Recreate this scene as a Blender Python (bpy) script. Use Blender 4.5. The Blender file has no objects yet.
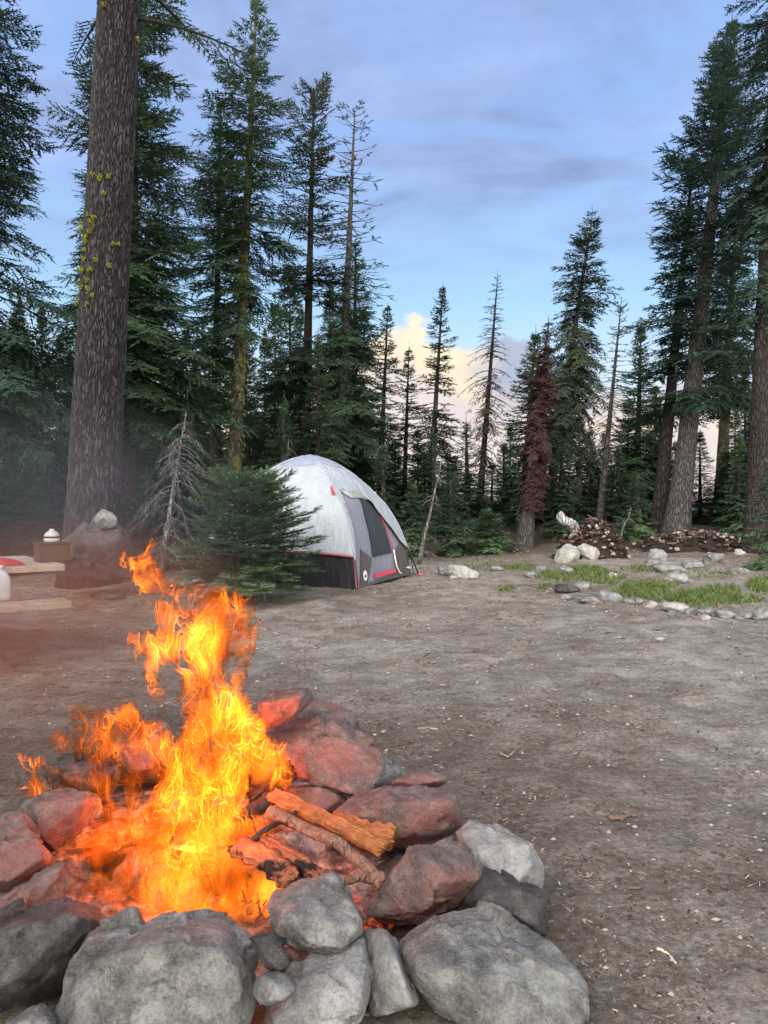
import bpy, bmesh, math, random
import numpy as np
from mathutils import Vector
R = math.radians
C = bpy.context.scene.collection
F, HZ, CAM = 770.0, 500.0, 1.3          # focal length in pixels, horizon row, eye height in metres

# ------------------------------------------------------------------ numpy noise
def _hash(ix, iy, iz, seed):
    h = (ix * 374761393 + iy * 668265263 + iz * 2147483647 + seed * 144665) & 0xffffffff
    h = ((h ^ (h >> 13)) * 1274126177) & 0xffffffff
    h = ((h ^ (h >> 16)) * 2246822519) & 0xffffffff
    return ((h ^ (h >> 15)) & 0xffffff) / float(0xffffff)

def vnoise(p, seed=0):
    p = np.asarray(p, dtype=np.float64)
    i = np.floor(p).astype(np.int64); f = p - i
    f = f * f * f * (f * (f * 6 - 15) + 10)
    x, y, z = i[..., 0], i[..., 1], i[..., 2]
    fx, fy, fz = f[..., 0], f[..., 1], f[..., 2]
    def h(a, b, c): return _hash(x + a, y + b, z + c, seed)
    c00 = h(0,0,0) * (1-fx) + h(1,0,0) * fx
    c10 = h(0,1,0) * (1-fx) + h(1,1,0) * fx
    c01 = h(0,0,1) * (1-fx) + h(1,0,1) * fx
    c11 = h(0,1,1) * (1-fx) + h(1,1,1) * fx
    return ((c00*(1-fy) + c10*fy) * (1-fz) + (c01*(1-fy) + c11*fy) * fz) * 2 - 1

def fbm(p, octv=4, seed=0, gain=0.5, lac=2.03):
    p = np.asarray(p, dtype=np.float64); a, s, out = 1.0, 0.0, 0.0
    for k in range(octv):
        out = out + a * vnoise(p + 17.3 * k, seed + k); s += a
        p = p * lac; a *= gain
    return out / s

# ------------------------------------------------------------------ object helpers
def tag(o, label=None, cat=None, group=None, kind=None):
    if label: o['label'] = label
    if cat: o['category'] = cat
    if group: o['group'] = group
    if kind: o['kind'] = kind
    return o

def empty(name, loc, label, cat, group=None):
    o = bpy.data.objects.new(name, None); C.objects.link(o)
    o.location = loc; o.empty_display_size = 0.1
    return tag(o, label, cat, group)

def mesh_np(name, V, faces, mat=None, parent=None, smooth=False, attrs=None, origin=None):
    """V (n,3) in world space; faces: int array (m,k) or a list of such arrays."""
    V = np.asarray(V, dtype=np.float64)
    fl = faces if isinstance(faces, list) else [faces]
    fl = [np.asarray(f, dtype=np.int32) for f in fl if len(f)]
    off = None
    if parent is not None:
        off = world_loc(parent)
    elif origin is not None:
        off = np.array(origin, dtype=np.float64)
    if off is not None: V = V - off
    me = bpy.data.meshes.new(name)
    me.vertices.add(len(V)); me.vertices.foreach_set('co', V.astype(np.float32).ravel())
    loops = np.concatenate([f.ravel() for f in fl])
    tot = np.concatenate([np.full(len(f), f.shape[1], np.int32) for f in fl])
    start = np.concatenate([[0], np.cumsum(tot)[:-1]]).astype(np.int32)
    me.loops.add(len(loops)); me.loops.foreach_set('vertex_index', loops.astype(np.int32))
    me.polygons.add(len(tot)); me.polygons.foreach_set('loop_start', start)
    me.polygons.foreach_set('loop_total', tot)
    me.polygons.foreach_set('use_smooth', np.full(len(tot), bool(smooth)))
    if attrs:
        for k, v in attrs.items():
            a = me.attributes.new(k, 'FLOAT', 'POINT'); a.data.foreach_set('value', np.asarray(v, np.float32))
    me.update(calc_edges=True)
    me.validate()
    o = bpy.data.objects.new(name, me); C.objects.link(o)
    if mat: me.materials.append(mat)
    if parent is not None: o.parent = parent
    elif origin is not None: o.location = origin
    return o

def world_loc(o):
    v = np.array(o.location, dtype=np.float64)
    while o.parent is not None:
        o = o.parent; v = v + np.array(o.location)
    return v

class MB:
    """collects boxes, tubes and sheets; build() links them as one mesh"""
    def __init__(s): s.V = []; s.Q = []; s.T = []; s.n = 0
    def add(s, V, Q=(), T=()):
        V = np.asarray(V, dtype=np.float64)
        s.V.append(V)
        if len(Q): s.Q.append(np.asarray(Q, dtype=np.int32) + s.n)
        if len(T): s.T.append(np.asarray(T, dtype=np.int32) + s.n)
        s.n += len(V); return s
    def box(s, c, ax, ay, az):
        c, ax, ay, az = [np.asarray(v, dtype=np.float64) for v in (c, ax, ay, az)]
        V = [c + i*ax + j*ay + k*az for i in (-1,1) for j in (-1,1) for k in (-1,1)]
        return s.add(V, [(0,1,3,2),(4,6,7,5),(0,4,5,1),(2,3,7,6),(0,2,6,4),(1,5,7,3)])
    def tube(s, pts, rad, n=8, cap=True, wob=0.0, seed=0):
        pts = np.asarray(pts, dtype=np.float64); m = len(pts)
        rad = np.broadcast_to(np.asarray(rad, dtype=np.float64), (m,)) if np.ndim(rad) <= 1 else rad
        t = np.gradient(pts, axis=0); t /= np.linalg.norm(t, axis=1)[:, None] + 1e-12
        ref = np.array([0.0, 0, 1]) if abs(t[0][2]) < 0.9 else np.array([1.0, 0, 0])
        a = np.cross(t, ref); a /= np.linalg.norm(a, axis=1)[:, None] + 1e-12
        b = np.cross(t, a)
        th = np.linspace(0, 2*np.pi, n, endpoint=False)
        rr = rad[:, None] * np.ones(n)[None]
        if wob:
            q = np.stack([np.cos(th)[None]*1.7 + 0*rr, np.sin(th)[None]*1.7 + 0*rr, np.arange(m)[:, None]*0.6 + 0*rr], -1)
            rr = rr * (1 + wob * fbm(q, 3, seed))
        V = pts[:, None] + rr[..., None] * (np.cos(th)[None, :, None]*a[:, None] + np.sin(th)[None, :, None]*b[:, None])
        V = V.reshape(-1, 3)
        i, j = np.meshgrid(np.arange(m-1), np.arange(n), indexing='ij'); j2 = (j+1) % n
        Q = np.stack([i*n+j, i*n+j2, (i+1)*n+j2, (i+1)*n+j], -1).reshape(-1, 4)
        T = []
        if cap:
            k = len(V); V = np.vstack([V, pts[0], pts[-1]])
            T = [(k, (q+1) % n, q) for q in range(n)] + [(k+1, (m-1)*n+q, (m-1)*n+(q+1) % n) for q in range(n)]
        return s.add(V, Q, T)
    def grid(s, P):
        P = np.asarray(P, dtype=np.float64); m, n = P.shape[:2]
        i, j = np.meshgrid(np.arange(m-1), np.arange(n-1), indexing='ij')
        return s.add(P.reshape(-1, 3), np.stack([i*n+j, i*n+j+1, (i+1)*n+j+1, (i+1)*n+j], -1).reshape(-1, 4))
    def build(s, name, mat, parent=None, smooth=False, origin=None, attrs=None):
        fs = []
        if s.Q: fs.append(np.concatenate(s.Q))
        if s.T: fs.append(np.concatenate(s.T))
        return mesh_np(name, np.concatenate(s.V), fs, mat, parent, smooth, attrs, origin)

def P(px, py, d):
    return np.array([(px-384)/F*d, d, CAM + (HZ-py)/F*d])

def ss(a, b, x):
    t = np.clip((x-a)/(b-a), 0, 1); return t*t*(3-2*t)

def gz(x, y):
    """terrain height: a nearly flat clearing on a shoulder, falling away beyond the trees"""
    x = np.asarray(x, dtype=np.float64); y = np.asarray(y, dtype=np.float64)
    x, y = np.broadcast_arrays(x, y)
    q = np.stack([x, y, 0*x], -1)
    z = 0.05*fbm(q*0.45, 2, 3) + 0.022*fbm(q*1.5, 3, 8)
    z = z + 0.10*ss(9, 14, y)*ss(1, 5, x) + 0.10*ss(12, 22, y)
    z = z*(1 + ss(16, 30, y)*3) - 0.5*ss(30, 60, y) - 90*ss(60, 900, y) - 60*ss(900, 4000, y)
    return z - 60*ss(30, 900, -y)

def G(px, py):
    d = CAM*F/(py-HZ)
    for _ in range(12):
        z = float(gz((px-384)/F*d, d)); d = 0.5*d + 0.5*(CAM-z)*F/(py-HZ)
    x = (px-384)/F*d
    return np.array([x, d, float(gz(x, d))])

# ------------------------------------------------------------------ materials
class NT:
    def __init__(s, name):
        s.m = bpy.data.materials.new(name); s.m.use_nodes = True
        s.t = s.m.node_tree; s.b = s.t.nodes['Principled BSDF']; s.out = s.t.nodes['Material Output']
    def n(s, typ, **kw):
        nd = s.t.nodes.new(typ)
        for k, v in kw.items():
            if k in nd.inputs: s.set(nd.inputs[k], v)
            else: setattr(nd, k, v)
        return nd
    def set(s, sock, v):
        if isinstance(v, bpy.types.NodeSocket): s.t.links.new(v, sock)
        else: sock.default_value = v
    def coord(s, kind='Object', scale=(1,1,1)):
        c = s.n('ShaderNodeTexCoord').outputs[kind]
        mp = s.n('ShaderNodeMapping'); s.set(mp.inputs['Vector'], c); mp.inputs['Scale'].default_value = scale
        return mp.outputs['Vector']
    def noise(s, vec, scale, detail=5, rough=0.55, dist=0.0):
        nd = s.n('ShaderNodeTexNoise', Vector=vec, Scale=scale, Detail=detail, Roughness=rough, Distortion=dist)
        return nd.outputs['Fac']
    def ramp(s, fac, stops, interp='LINEAR'):
        nd = s.n('ShaderNodeValToRGB'); s.set(nd.inputs['Fac'], fac)
        cr = nd.color_ramp; cr.interpolation = interp
        while len(cr.elements) < len(stops): cr.elements.new(0.5)
        for e, (p, c) in zip(cr.elements, stops):
            e.position = p; e.color = (c, c, c, 1) if isinstance(c, (int, float)) else (*c, 1)
        return nd.outputs['Color']
    def mix(s, fac, a, b, mode='MIX'):
        nd = s.n('ShaderNodeMix', data_type='RGBA', blend_type=mode)
        for sock, v in ((nd.inputs[0], fac), (nd.inputs[6], a), (nd.inputs[7], b)):
            s.set(sock, (*v, 1) if isinstance(v, tuple) and len(v) == 3 else v)
        return nd.outputs[2]
    def math(s, op, a, b=0.0, c=None, clamp=False):
        nd = s.n('ShaderNodeMath', operation=op, use_clamp=clamp); s.set(nd.inputs[0], a); s.set(nd.inputs[1], b)
        if c is not None: s.set(nd.inputs[2], c)
        return nd.outputs[0]
    def bump(s, h, strength=0.5, dist=0.01, prev=None):
        nd = s.n('ShaderNodeBump', Height=h, Strength=strength, Distance=dist)
        if prev is not None: s.set(nd.inputs['Normal'], prev)
        return nd.outputs['Normal']
    def attr(s, name):
        return s.n('ShaderNodeAttribute', attribute_name=name).outputs['Fac']
    def done(s, color=None, rough=0.8, normal=None, spec=0.3, metal=0.0):
        if color is not None: s.set(s.b.inputs['Base Color'], (*color, 1) if isinstance(color, tuple) else color)
        s.set(s.b.inputs['Roughness'], rough); s.b.inputs['Specular IOR Level'].default_value = spec
        s.b.inputs['Metallic'].default_value = metal
        if normal is not None: s.set(s.b.inputs['Normal'], normal)
        return s.m

def plain(name, col, rough=0.7, var=0.25, scale=20, spec=0.3, bump=0.15, bd=0.003):
    t = NT(name); v = t.coord('Object')
    n1 = t.noise(v, scale, 5); n2 = t.noise(v, scale*0.2, 3)
    f = t.math('ADD', t.math('MULTIPLY', n1, 0.6), t.math('MULTIPLY', n2, 0.4))
    c = t.ramp(f, [(0.25, tuple(x*(1-var) for x in col)), (0.75, tuple(min(1, x*(1+var)) for x in col))])
    return t.done(c, rough, t.bump(n1, bump, bd), spec)

def rock_mat(name, dark, mid, light, blotch=None, lichen=0.0, scale=1.0):
    t = NT(name); v = t.coord('Object')
    big = t.noise(v, 5*scale, 4, 0.6); med = t.noise(v, 22*scale, 8, 0.7); fine = t.noise(v, 130*scale, 4, 0.7)
    f = t.math('ADD', t.math('MULTIPLY', big, 0.40), t.math('ADD', t.math('MULTIPLY', med, 0.42), t.math('MULTIPLY', fine, 0.3)))
    c = t.ramp(f, [(0.42, dark), (0.56, mid), (0.70, light)])
    sp = t.n('ShaderNodeTexVoronoi', Vector=v, Scale=95*scale)
    speck = t.ramp(sp.outputs['Distance'], [(0.10, 1.0), (0.24, 0.0)])
    keep = t.ramp(t.noise(v, 40*scale, 2), [(0.5, 0.0), (0.6, 1.0)])
    c = t.mix(t.math('MULTIPLY', t.math('MULTIPLY', speck, keep), 0.55), c, tuple(x*0.45 for x in dark))
    crk = t.n('ShaderNodeTexVoronoi', Vector=t.mix(0.12, v, t.n('ShaderNodeTexNoise', Vector=v, Scale=14*scale, Detail=4).outputs['Color']), Scale=4.5*scale, feature='DISTANCE_TO_EDGE').outputs['Distance']
    crack = t.math('MULTIPLY', t.ramp(crk, [(0.0, 1.0), (0.012, 0.0)]), t.ramp(t.noise(v, 3*scale, 2), [(0.56, 0.0), (0.66, 1.0)]))
    c = t.mix(t.math('MULTIPLY', crack, 0.25), c, tuple(x*0.4 for x in dark))
    if blotch:
        m = t.ramp(t.noise(v, 3.2*scale, 5, 0.6), [(0.5, 0.0), (0.62, 1.0)])  # noise blotches mixed towards a second colour
        c = t.mix(t.math('MULTIPLY', m, 0.55), c, blotch)
    if lichen:
        m = t.ramp(t.noise(v, 9*scale, 6, 0.7), [(0.62-lichen*0.2, 0.0), (0.68-lichen*0.2, 1.0)])
        c = t.mix(t.math('MULTIPLY', m, 0.5), c, (0.34, 0.36, 0.33))
    nb = t.bump(med, 0.9, 0.028/scale); nb = t.bump(fine, 0.8, 0.008/scale, nb); nb = t.bump(crack, -0.25, 0.006/scale, nb)
    return t.done(c, 0.9, nb, 0.25)

def foliage_mat(name, dark, light, transl=0.22):
    t = NT(name)
    tint = t.attr('tint'); v = t.coord('Object')
    n = t.noise(v, 0.9, 3)
    f = t.math('ADD', t.math('MULTIPLY', tint, 0.7), t.math('MULTIPLY', n, 0.4))
    c = t.ramp(f, [(0.15, dark), (0.95, light)])
    t.done(c, 0.65, None, 0.25)
    tr = t.n('ShaderNodeBsdfTranslucent'); t.set(tr.inputs['Color'], c)
    mx = t.n('ShaderNodeMixShader'); mx.inputs[0].default_value = transl
    t.t.links.new(t.b.outputs[0], mx.inputs[1]); t.t.links.new(tr.outputs[0], mx.inputs[2])
    t.t.links.new(mx.outputs[0], t.out.inputs['Surface'])
    return t.m

def bark_mat(name, dark, light, scale=1.0, lichen=None, lich_amt=0.5):
    t = NT(name); v = t.coord('Object', (1, 1, 0.22))
    warp = t.n('ShaderNodeTexNoise', Vector=v, Scale=9*scale, Detail=4)
    v2 = t.mix(0.07, v, warp.outputs['Color'])
    vo = t.n('ShaderNodeTexVoronoi', Vector=v2, Scale=15*scale, feature='DISTANCE_TO_EDGE').outputs['Distance']
    plate = t.ramp(vo, [(0.0, 0.0), (0.22, 1.0)])
    fine = t.noise(v, 55*scale, 6, 0.7)
    col = t.ramp(t.math('ADD', t.math('MULTIPLY', plate, 0.5), t.math('MULTIPLY', fine, 0.65)), [(0.2, dark), (0.9, light)])
    if lichen:
        vv = t.coord('Object', (1, 1, 0.6))
        m = t.ramp(t.noise(vv, 4.5, 6, 0.75), [(0.60-0.2*lich_amt, 0.0), (0.72-0.2*lich_amt, 1.0)])
        col = t.mix(t.math('MULTIPLY', m, 0.85), col, lichen)
    nb = t.bump(plate, 0.95, 0.05/scale); nb = t.bump(fine, 0.5, 0.012/scale, nb)
    return t.done(col, 0.92, nb, 0.15)
BACK_MIX, SUN_E, EXPO = 0.9, 1.9, 0.2
# ------------------------------------------------------------------ materials used all over
M = {}
M['rock_grey'] = rock_mat('rock_grey', (0.055,0.055,0.053), (0.175,0.173,0.165), (0.36,0.355,0.34), lichen=0.3)
M['rock_dark'] = rock_mat('rock_dark', (0.025,0.023,0.023), (0.065,0.061,0.06), (0.14,0.133,0.13))
M['rock_soot_shade'] = rock_mat('rock_soot_shade', (0.02,0.018,0.018), (0.055,0.05,0.05), (0.12,0.11,0.11))
M['rock_red'] = rock_mat('rock_red', (0.065,0.048,0.045), (0.155,0.12,0.112), (0.28,0.235,0.22), blotch=(0.24,0.075,0.06))
M['rock_pale'] = rock_mat('rock_pale', (0.13,0.13,0.128), (0.27,0.27,0.265), (0.46,0.46,0.445), lichen=0.1)
M['stone_white'] = rock_mat('stone_white', (0.20,0.19,0.175), (0.38,0.365,0.34), (0.58,0.565,0.54), scale=0.7)
M['stone_border'] = rock_mat('stone_border', (0.10,0.103,0.105), (0.22,0.225,0.225), (0.40,0.405,0.40), scale=0.8)

def ground_mat():
    t = NT('packed_dirt'); v = t.coord('Object')
    big = t.noise(v, 0.55, 5, 0.6, 0.4); mid = t.noise(v, 3.2, 8, 0.68); fin = t.noise(v, 38, 6, 0.75)
    tiny = t.noise(v, 160, 3, 0.7)
    f = t.math('ADD', t.math('MULTIPLY', big, 0.28), t.math('ADD', t.math('MULTIPLY', mid, 0.36), t.math('MULTIPLY', fin, 0.46)))
    c = t.ramp(f, [(0.40, (0.082,0.064,0.048)), (0.535, (0.238,0.205,0.168)), (0.65, (0.44,0.405,0.355))])
    c = t.mix(t.ramp(tiny, [(0.54, 0.0), (0.70, 0.38)]), c, (0.07,0.05,0.04))
    # scattered dark duff flecks and pale grit
    vo = t.n('ShaderNodeTexVoronoi', Vector=v, Scale=46)
    grit = t.math('MULTIPLY', t.ramp(vo.outputs['Distance'], [(0.12, 1.0), (0.2, 0.0)]), t.ramp(t.noise(v, 7, 3), [(0.48, 0.0), (0.6, 1.0)]))
    c = t.mix(t.math('MULTIPLY', grit, 0.5), c, (0.42,0.38,0.33))
    sx = t.n('ShaderNodeSeparateXYZ', Vector=v)
    # raked scuffs and drag marks
    sc_ = t.noise(t.coord('Object', (2.2, 7.5, 1)), 1.0, 6, 0.65, 1.5)
    c = t.mix(t.ramp(sc_, [(0.54, 0.0), (0.66, 0.28)]), c, (0.40,0.365,0.325))
    c = t.mix(t.ramp(sc_, [(0.34, 0.30), (0.44, 0.0)]), c, (0.085,0.062,0.046))
    # soil stained brown and sooty round the fire ring
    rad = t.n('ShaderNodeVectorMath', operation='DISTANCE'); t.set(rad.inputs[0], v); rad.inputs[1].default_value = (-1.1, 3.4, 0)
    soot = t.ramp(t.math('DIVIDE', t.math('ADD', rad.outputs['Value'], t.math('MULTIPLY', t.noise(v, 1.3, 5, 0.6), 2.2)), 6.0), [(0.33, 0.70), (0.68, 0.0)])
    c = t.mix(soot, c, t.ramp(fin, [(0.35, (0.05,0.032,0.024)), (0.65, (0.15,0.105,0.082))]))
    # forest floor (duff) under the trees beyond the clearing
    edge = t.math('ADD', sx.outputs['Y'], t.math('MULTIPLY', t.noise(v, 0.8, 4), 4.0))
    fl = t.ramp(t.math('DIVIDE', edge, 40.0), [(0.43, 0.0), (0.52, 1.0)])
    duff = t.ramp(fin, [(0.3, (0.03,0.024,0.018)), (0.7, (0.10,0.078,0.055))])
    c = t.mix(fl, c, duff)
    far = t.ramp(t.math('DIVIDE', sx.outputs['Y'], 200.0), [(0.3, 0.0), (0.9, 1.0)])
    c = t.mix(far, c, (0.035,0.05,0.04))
    nb = t.bump(mid, 0.7, 0.06); nb = t.bump(sc_, 0.6, 0.05, nb); nb = t.bump(fin, 0.9, 0.026, nb); nb = t.bump(tiny, 0.6, 0.007, nb)
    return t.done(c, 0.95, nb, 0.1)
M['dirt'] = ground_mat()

def build_ground():
    ys = [-1200, -300, -80, -30, -12, -6, -3, -1.5, -0.5, 0.3]
    y = 0.8
    while y < 4000:
        ys.append(y); y += 0.016 + 0.011*max(0, y-1.0)*1.0 if y < 30 else 0.06*y
    ys = np.array(ys)
    n = 360
    u = np.linspace(-1, 1, n); u = np.sign(u)*np.abs(u)**1.35
    half = np.where(ys > 0, 3.2 + 0.95*np.abs(ys), 3.2 + 1.6*np.abs(ys))
    X = half[:, None]*u[None]; Y = np.repeat(ys[:, None], n, 1)
    Z = gz(X, Y)
    q = np.stack([X, Y, 0*X], -1)
    near = 1 - ss(14, 26, Y)
    tr = fbm(q*4.5, 4, 21)
    Z = Z + near*(0.026*tr + 0.011*fbm(q*17, 3, 5) - 0.018*np.maximum(0, fbm(q*3.1, 2, 77)-0.25))
    m = MB(); m.grid(np.stack([X, Y, Z], -1))
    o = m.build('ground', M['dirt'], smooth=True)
    tag(o, 'packed brown dirt floor of the clearing strewn with wood chips', 'ground', kind='structure')
    # far blue ridge seen between the trunks
    xs = np.linspace(-5000, 5000, 160); rows = []
    top = -30 + 85*fbm(np.stack([xs*0.0007, 0*xs, 0*xs], -1), 5, 4) + 40*np.exp(-((xs-1500)/700)**2)
    for k, t in enumerate((0, 0.35, 0.7, 1.0, 0.6, 0)):
        rows.append(np.stack([xs, 3300+k*160+0*xs, -260 + (top+260)*t], -1))
    m = MB(); m.grid(np.array(rows))
    o = m.build('hills', plain('hill_haze_blue', (0.10,0.14,0.19), 1.0, 0.2, 0.004, 0.0, 0.0), smooth=True)  # distance haze is put into the hill's blue colour
    tag(o, 'far hazy blue ridge beyond the trees', 'hills', kind='structure')
build_ground()

# ------------------------------------------------------------------ litter: chips, needles, grit
def litter():
    rng = np.random.default_rng(5)
    t = NT('wood_litter'); a = t.attr('tint')
    t.done(t.ramp(a, [(0.0, (0.035,0.022,0.015)), (0.5, (0.15,0.10,0.065)), (0.8, (0.36,0.28,0.20)), (1.0, (0.60,0.53,0.43))]), 0.85, None, 0.2)
    N = 110000
    y = 1.2 + 17*rng.random(N)**1.7
    x = (rng.random(N)*2-1)*(0.9+0.62*y)
    q = np.stack([x, y, 0*x], -1)
    den = 0.40 + 1.3*fbm(q*0.9, 3, 31) + 1.2*fbm(q*4, 2, 9)
    for (cx, cy, r, g) in ((0.55,2.25,0.35,1.2),(0.75,2.0,0.3,0.9),(0.35,3.6,0.5,0.7),(0.3,4.4,0.6,0.5),(0.95,2.6,0.4,0.4)):
        den = den + g*np.exp(-((x-cx)**2+(y-cy)**2)/r**2)
    keep = rng.random(N) < den*0.75
    pit = (x+0.66)**2 + (y-2.7)**2 < 0.75**2
    keep &= ~pit
    x, y = x[keep], y[keep]; n = len(x)
    L = (0.0035 + 0.020*rng.random(n)**4)*(0.42+0.15*y); W = (0.0009+0.0024*rng.random(n)**2.5)*(0.6+0.15*y)
    H = W*(0.25+0.4*rng.random(n))
    th = rng.random(n)*np.pi*2; tilt = (rng.random(n)-0.5)*0.5
    tint = np.clip(rng.beta(1.4, 2.0, n)*0.95+0.05*rng.random(n), 0, 1)
    z = gz(x, y) + 0.004 + H*0.8 + 0.003
    ax = np.stack([np.cos(th)*np.cos(tilt), np.sin(th)*np.cos(tilt), np.sin(tilt)], -1)*L[:, None]
    ay = np.stack([-np.sin(th), np.cos(th), 0*th], -1)*W[:, None]
    az = np.stack([0*th, 0*th, 1+0*th], -1)*H[:, None]
    c = np.stack([x, y, z], -1)
    V = np.stack([c + i*ax*(1 if j < 0 else 0.75) + j*ay*(1+0.5*i) + k*az for i in (-1,1) for j in (-1,1) for k in (-1,1)], 1)
    fq = np.array([(0,1,3,2),(4,6,7,5),(0,4,5,1),(2,3,7,6),(0,2,6,4),(1,5,7,3)])
    Q = (np.arange(n)[:, None, None]*8 + fq[None]).reshape(-1, 4)
    o = mesh_np('wood_litter', V.reshape(-1, 3), Q, t.m, attrs={'tint': np.repeat(tint, 8)})
    tag(o, 'pale wood chips and needles scattered on the dirt', 'litter', kind='stuff')
    # grit: small stones, octahedra
    N = 9000
    y = 1.2 + 17*rng.random(N)**1.5; x = (rng.random(N)*2-1)*(0.9+0.62*y)
    k = ((x+0.66)**2 + (y-2.7)**2 > 0.8**2) & (rng.random(N) < 0.45+0.7*fbm(np.stack([x,y,0*x],-1)*1.3, 3, 50))
    x, y = x[k], y[k]; n = len(x)
    r = (0.0025+0.010*rng.random(n)**4)*(0.8+0.10*y)
    c = np.stack([x, y, gz(x, y)+0.004+r*0.4], -1)
    d = np.array([(1,0,0),(-1,0,0),(0,1,0),(0,-1,0),(0,0,0.7),(0,0,-0.7)], dtype=float)
    V = c[:, None] + d[None]*r[:, None, None]*(0.7+0.6*rng.random((n, 6, 1)))
    ft = np.array([(0,2,4),(2,1,4),(1,3,4),(3,0,4),(2,0,5),(1,2,5),(3,1,5),(0,3,5)])
    o = mesh_np('gravel', V.reshape(-1, 3), (np.arange(n)[:, None, None]*6+ft[None]).reshape(-1, 3), plain('gravel_stone', (0.30,0.28,0.26), 0.9, 0.45, 9))
    tag(o, 'small loose grit lying on the dirt', 'gravel', kind='stuff')
litter()

# ------------------------------------------------------------------ rocks
def ico(sub):
    bm = bmesh.new(); bmesh.ops.create_icosphere(bm, subdivisions=sub, radius=1.0)
    V = np.array([v.co[:] for v in bm.verts]); T = np.array([[v.index for v in f.verts] for f in bm.faces])
    bm.free(); V /= np.linalg.norm(V, axis=1)[:, None]; return V, T
ICO = {s: ico(s) for s in (2, 3, 4, 5, 6)}

def hull_planes(pts, merge=0.975):
    bm = bmesh.new()
    for p in pts: bm.verts.new(Vector(p))
    bmesh.ops.convex_hull(bm, input=list(bm.verts))
    bm.normal_update()
    c = np.mean(pts, axis=0); pl = []
    for f in bm.faces:
        n = np.array(f.normal); o = float(np.dot(n, np.array(f.verts[0].co) - c))
        if o < 0: n, o = -n, -o
        if o > 1e-6: pl.append((*n, o))
    bm.free()
    pl = np.array(pl); pl = pl[np.argsort(pl[:, 3])]
    keep = []
    for p in pl:                                  # merge near-equal planes so edges stay crisp
        if all(np.dot(p[:3], k[:3]) < merge for k in keep): keep.append(p)
    keep = np.array(keep)
    # random chips broken off edges and corners
    rng = np.random.default_rng(len(pts)*7+int(abs(c[0])*1e4) % 9973)
    P0 = np.asarray(pts)-c; ex = []
    for _ in range(7):
        n = rng.normal(size=3); n /= np.linalg.norm(n)
        ex.append((*n, float((P0@n).max())*(0.92+0.07*rng.random())))
    return c, np.vstack([keep, np.array(ex)])

def chunk(planes, c, sub, sharp, amp, seed, size, pit=0.4, grow=1.0):
    D, T = ICO[sub]
    ratio = np.maximum(0, D @ planes[:, :3].T)/planes[:, 3][None]
    r = (np.sum(ratio**sharp, axis=1))**(-1.0/sharp)*grow
    V = D*r[:, None]
    q = V/size
    n1 = fbm(q*2.2+seed*3.1, 4, seed); n2 = fbm(q*7+seed, 4, seed+5)
    ledge = np.abs(fbm(q*np.array([2.6,2.6,5.0])+seed*1.7, 3, seed+9))
    n3 = fbm(q*19+seed, 3, seed+2)
    disp = amp*size*(0.35*n1 + 0.55*n2*pit*2 + 0.38*n3 - 0.4*np.maximum(0, 0.13-ledge)*2.2)
    # chiselled faces: each patch of surface is broken back by its own small tilted plane
    rng = np.random.default_rng(seed*13+1); ns = {2: 8, 3: 10, 4: 18, 5: 30, 6: 46}[sub]
    sd_ = rng.normal(size=(ns, 3)); sd_ /= np.linalg.norm(sd_, axis=1)[:, None]
    Dw = D + 0.06*np.stack([fbm(q*3.5+k*5, 3, seed+k) for k in range(3)], -1)
    near = np.argmax(Dw@sd_.T, axis=1)
    hgt = rng.normal(size=ns)*0.6; tl = rng.normal(size=(ns, 3))*2.8
    disp = disp + amp*size*(hgt[near] + np.sum(tl[near]*(Dw/np.linalg.norm(Dw, axis=1)[:, None]-sd_[near]), axis=1))*0.85
    r2 = np.linalg.norm(V, axis=1)
    V = V*(1 + disp/np.maximum(r2, 1e-6))[:, None]
    return V + c, T

def traced_rock(name, label, out, d, mat, tilt=0.6, thick=0.25, bulge=0.4, inner=0.6, front=(), seed=1, group=None, sharp=110, amp=0.04, cat='rock', sub=5, lift=0.0):
    out = np.array(out, dtype=float); cm = out.mean(0)
    pts = []
    for (px, py) in out: pts.append(P(px, py, d + tilt*(cm[1]-py)/F*d))
    cw = np.mean(pts, axis=0)
    if front:
        for (px, py, dd) in front: pts.append(P(px, py, d+dd))
    else:
        rg = np.random.default_rng(seed*31+7); n_ = len(out); k0 = rg.integers(n_)
        for k in range(4):                         # four knees of the near side, unevenly placed: a few big flat faces
            px, py = out[(k0 + int(round((k+0.5*rg.random())*n_/4))) % n_]
            q = cm + (np.array([px, py])-cm)*(0.42+0.5*rg.random())
            pts.append(P(q[0], q[1], d + tilt*(cm[1]-q[1])/F*d - thick*bulge*(0.45+0.9*rg.random())))
    for k, (px, py) in enumerate(out):
        if k % 2: continue
        q = cm + (np.array([px, py])-cm)*0.80 + np.array([0, 0.06*np.ptp(out[:, 1])])
        pts.append(P(q[0], q[1], d + tilt*(cm[1]-q[1])/F*d + thick*0.6))
    c, pl = hull_planes(np.array(pts))
    size = float(np.mean(pl[:, 3]))
    V, T = chunk(pl, c, sub, sharp, amp, seed, size, grow=1.02)
    o = mesh_np(name, V, T, mat, smooth=True, origin=c)
    return tag(o, label, cat, group)

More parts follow.
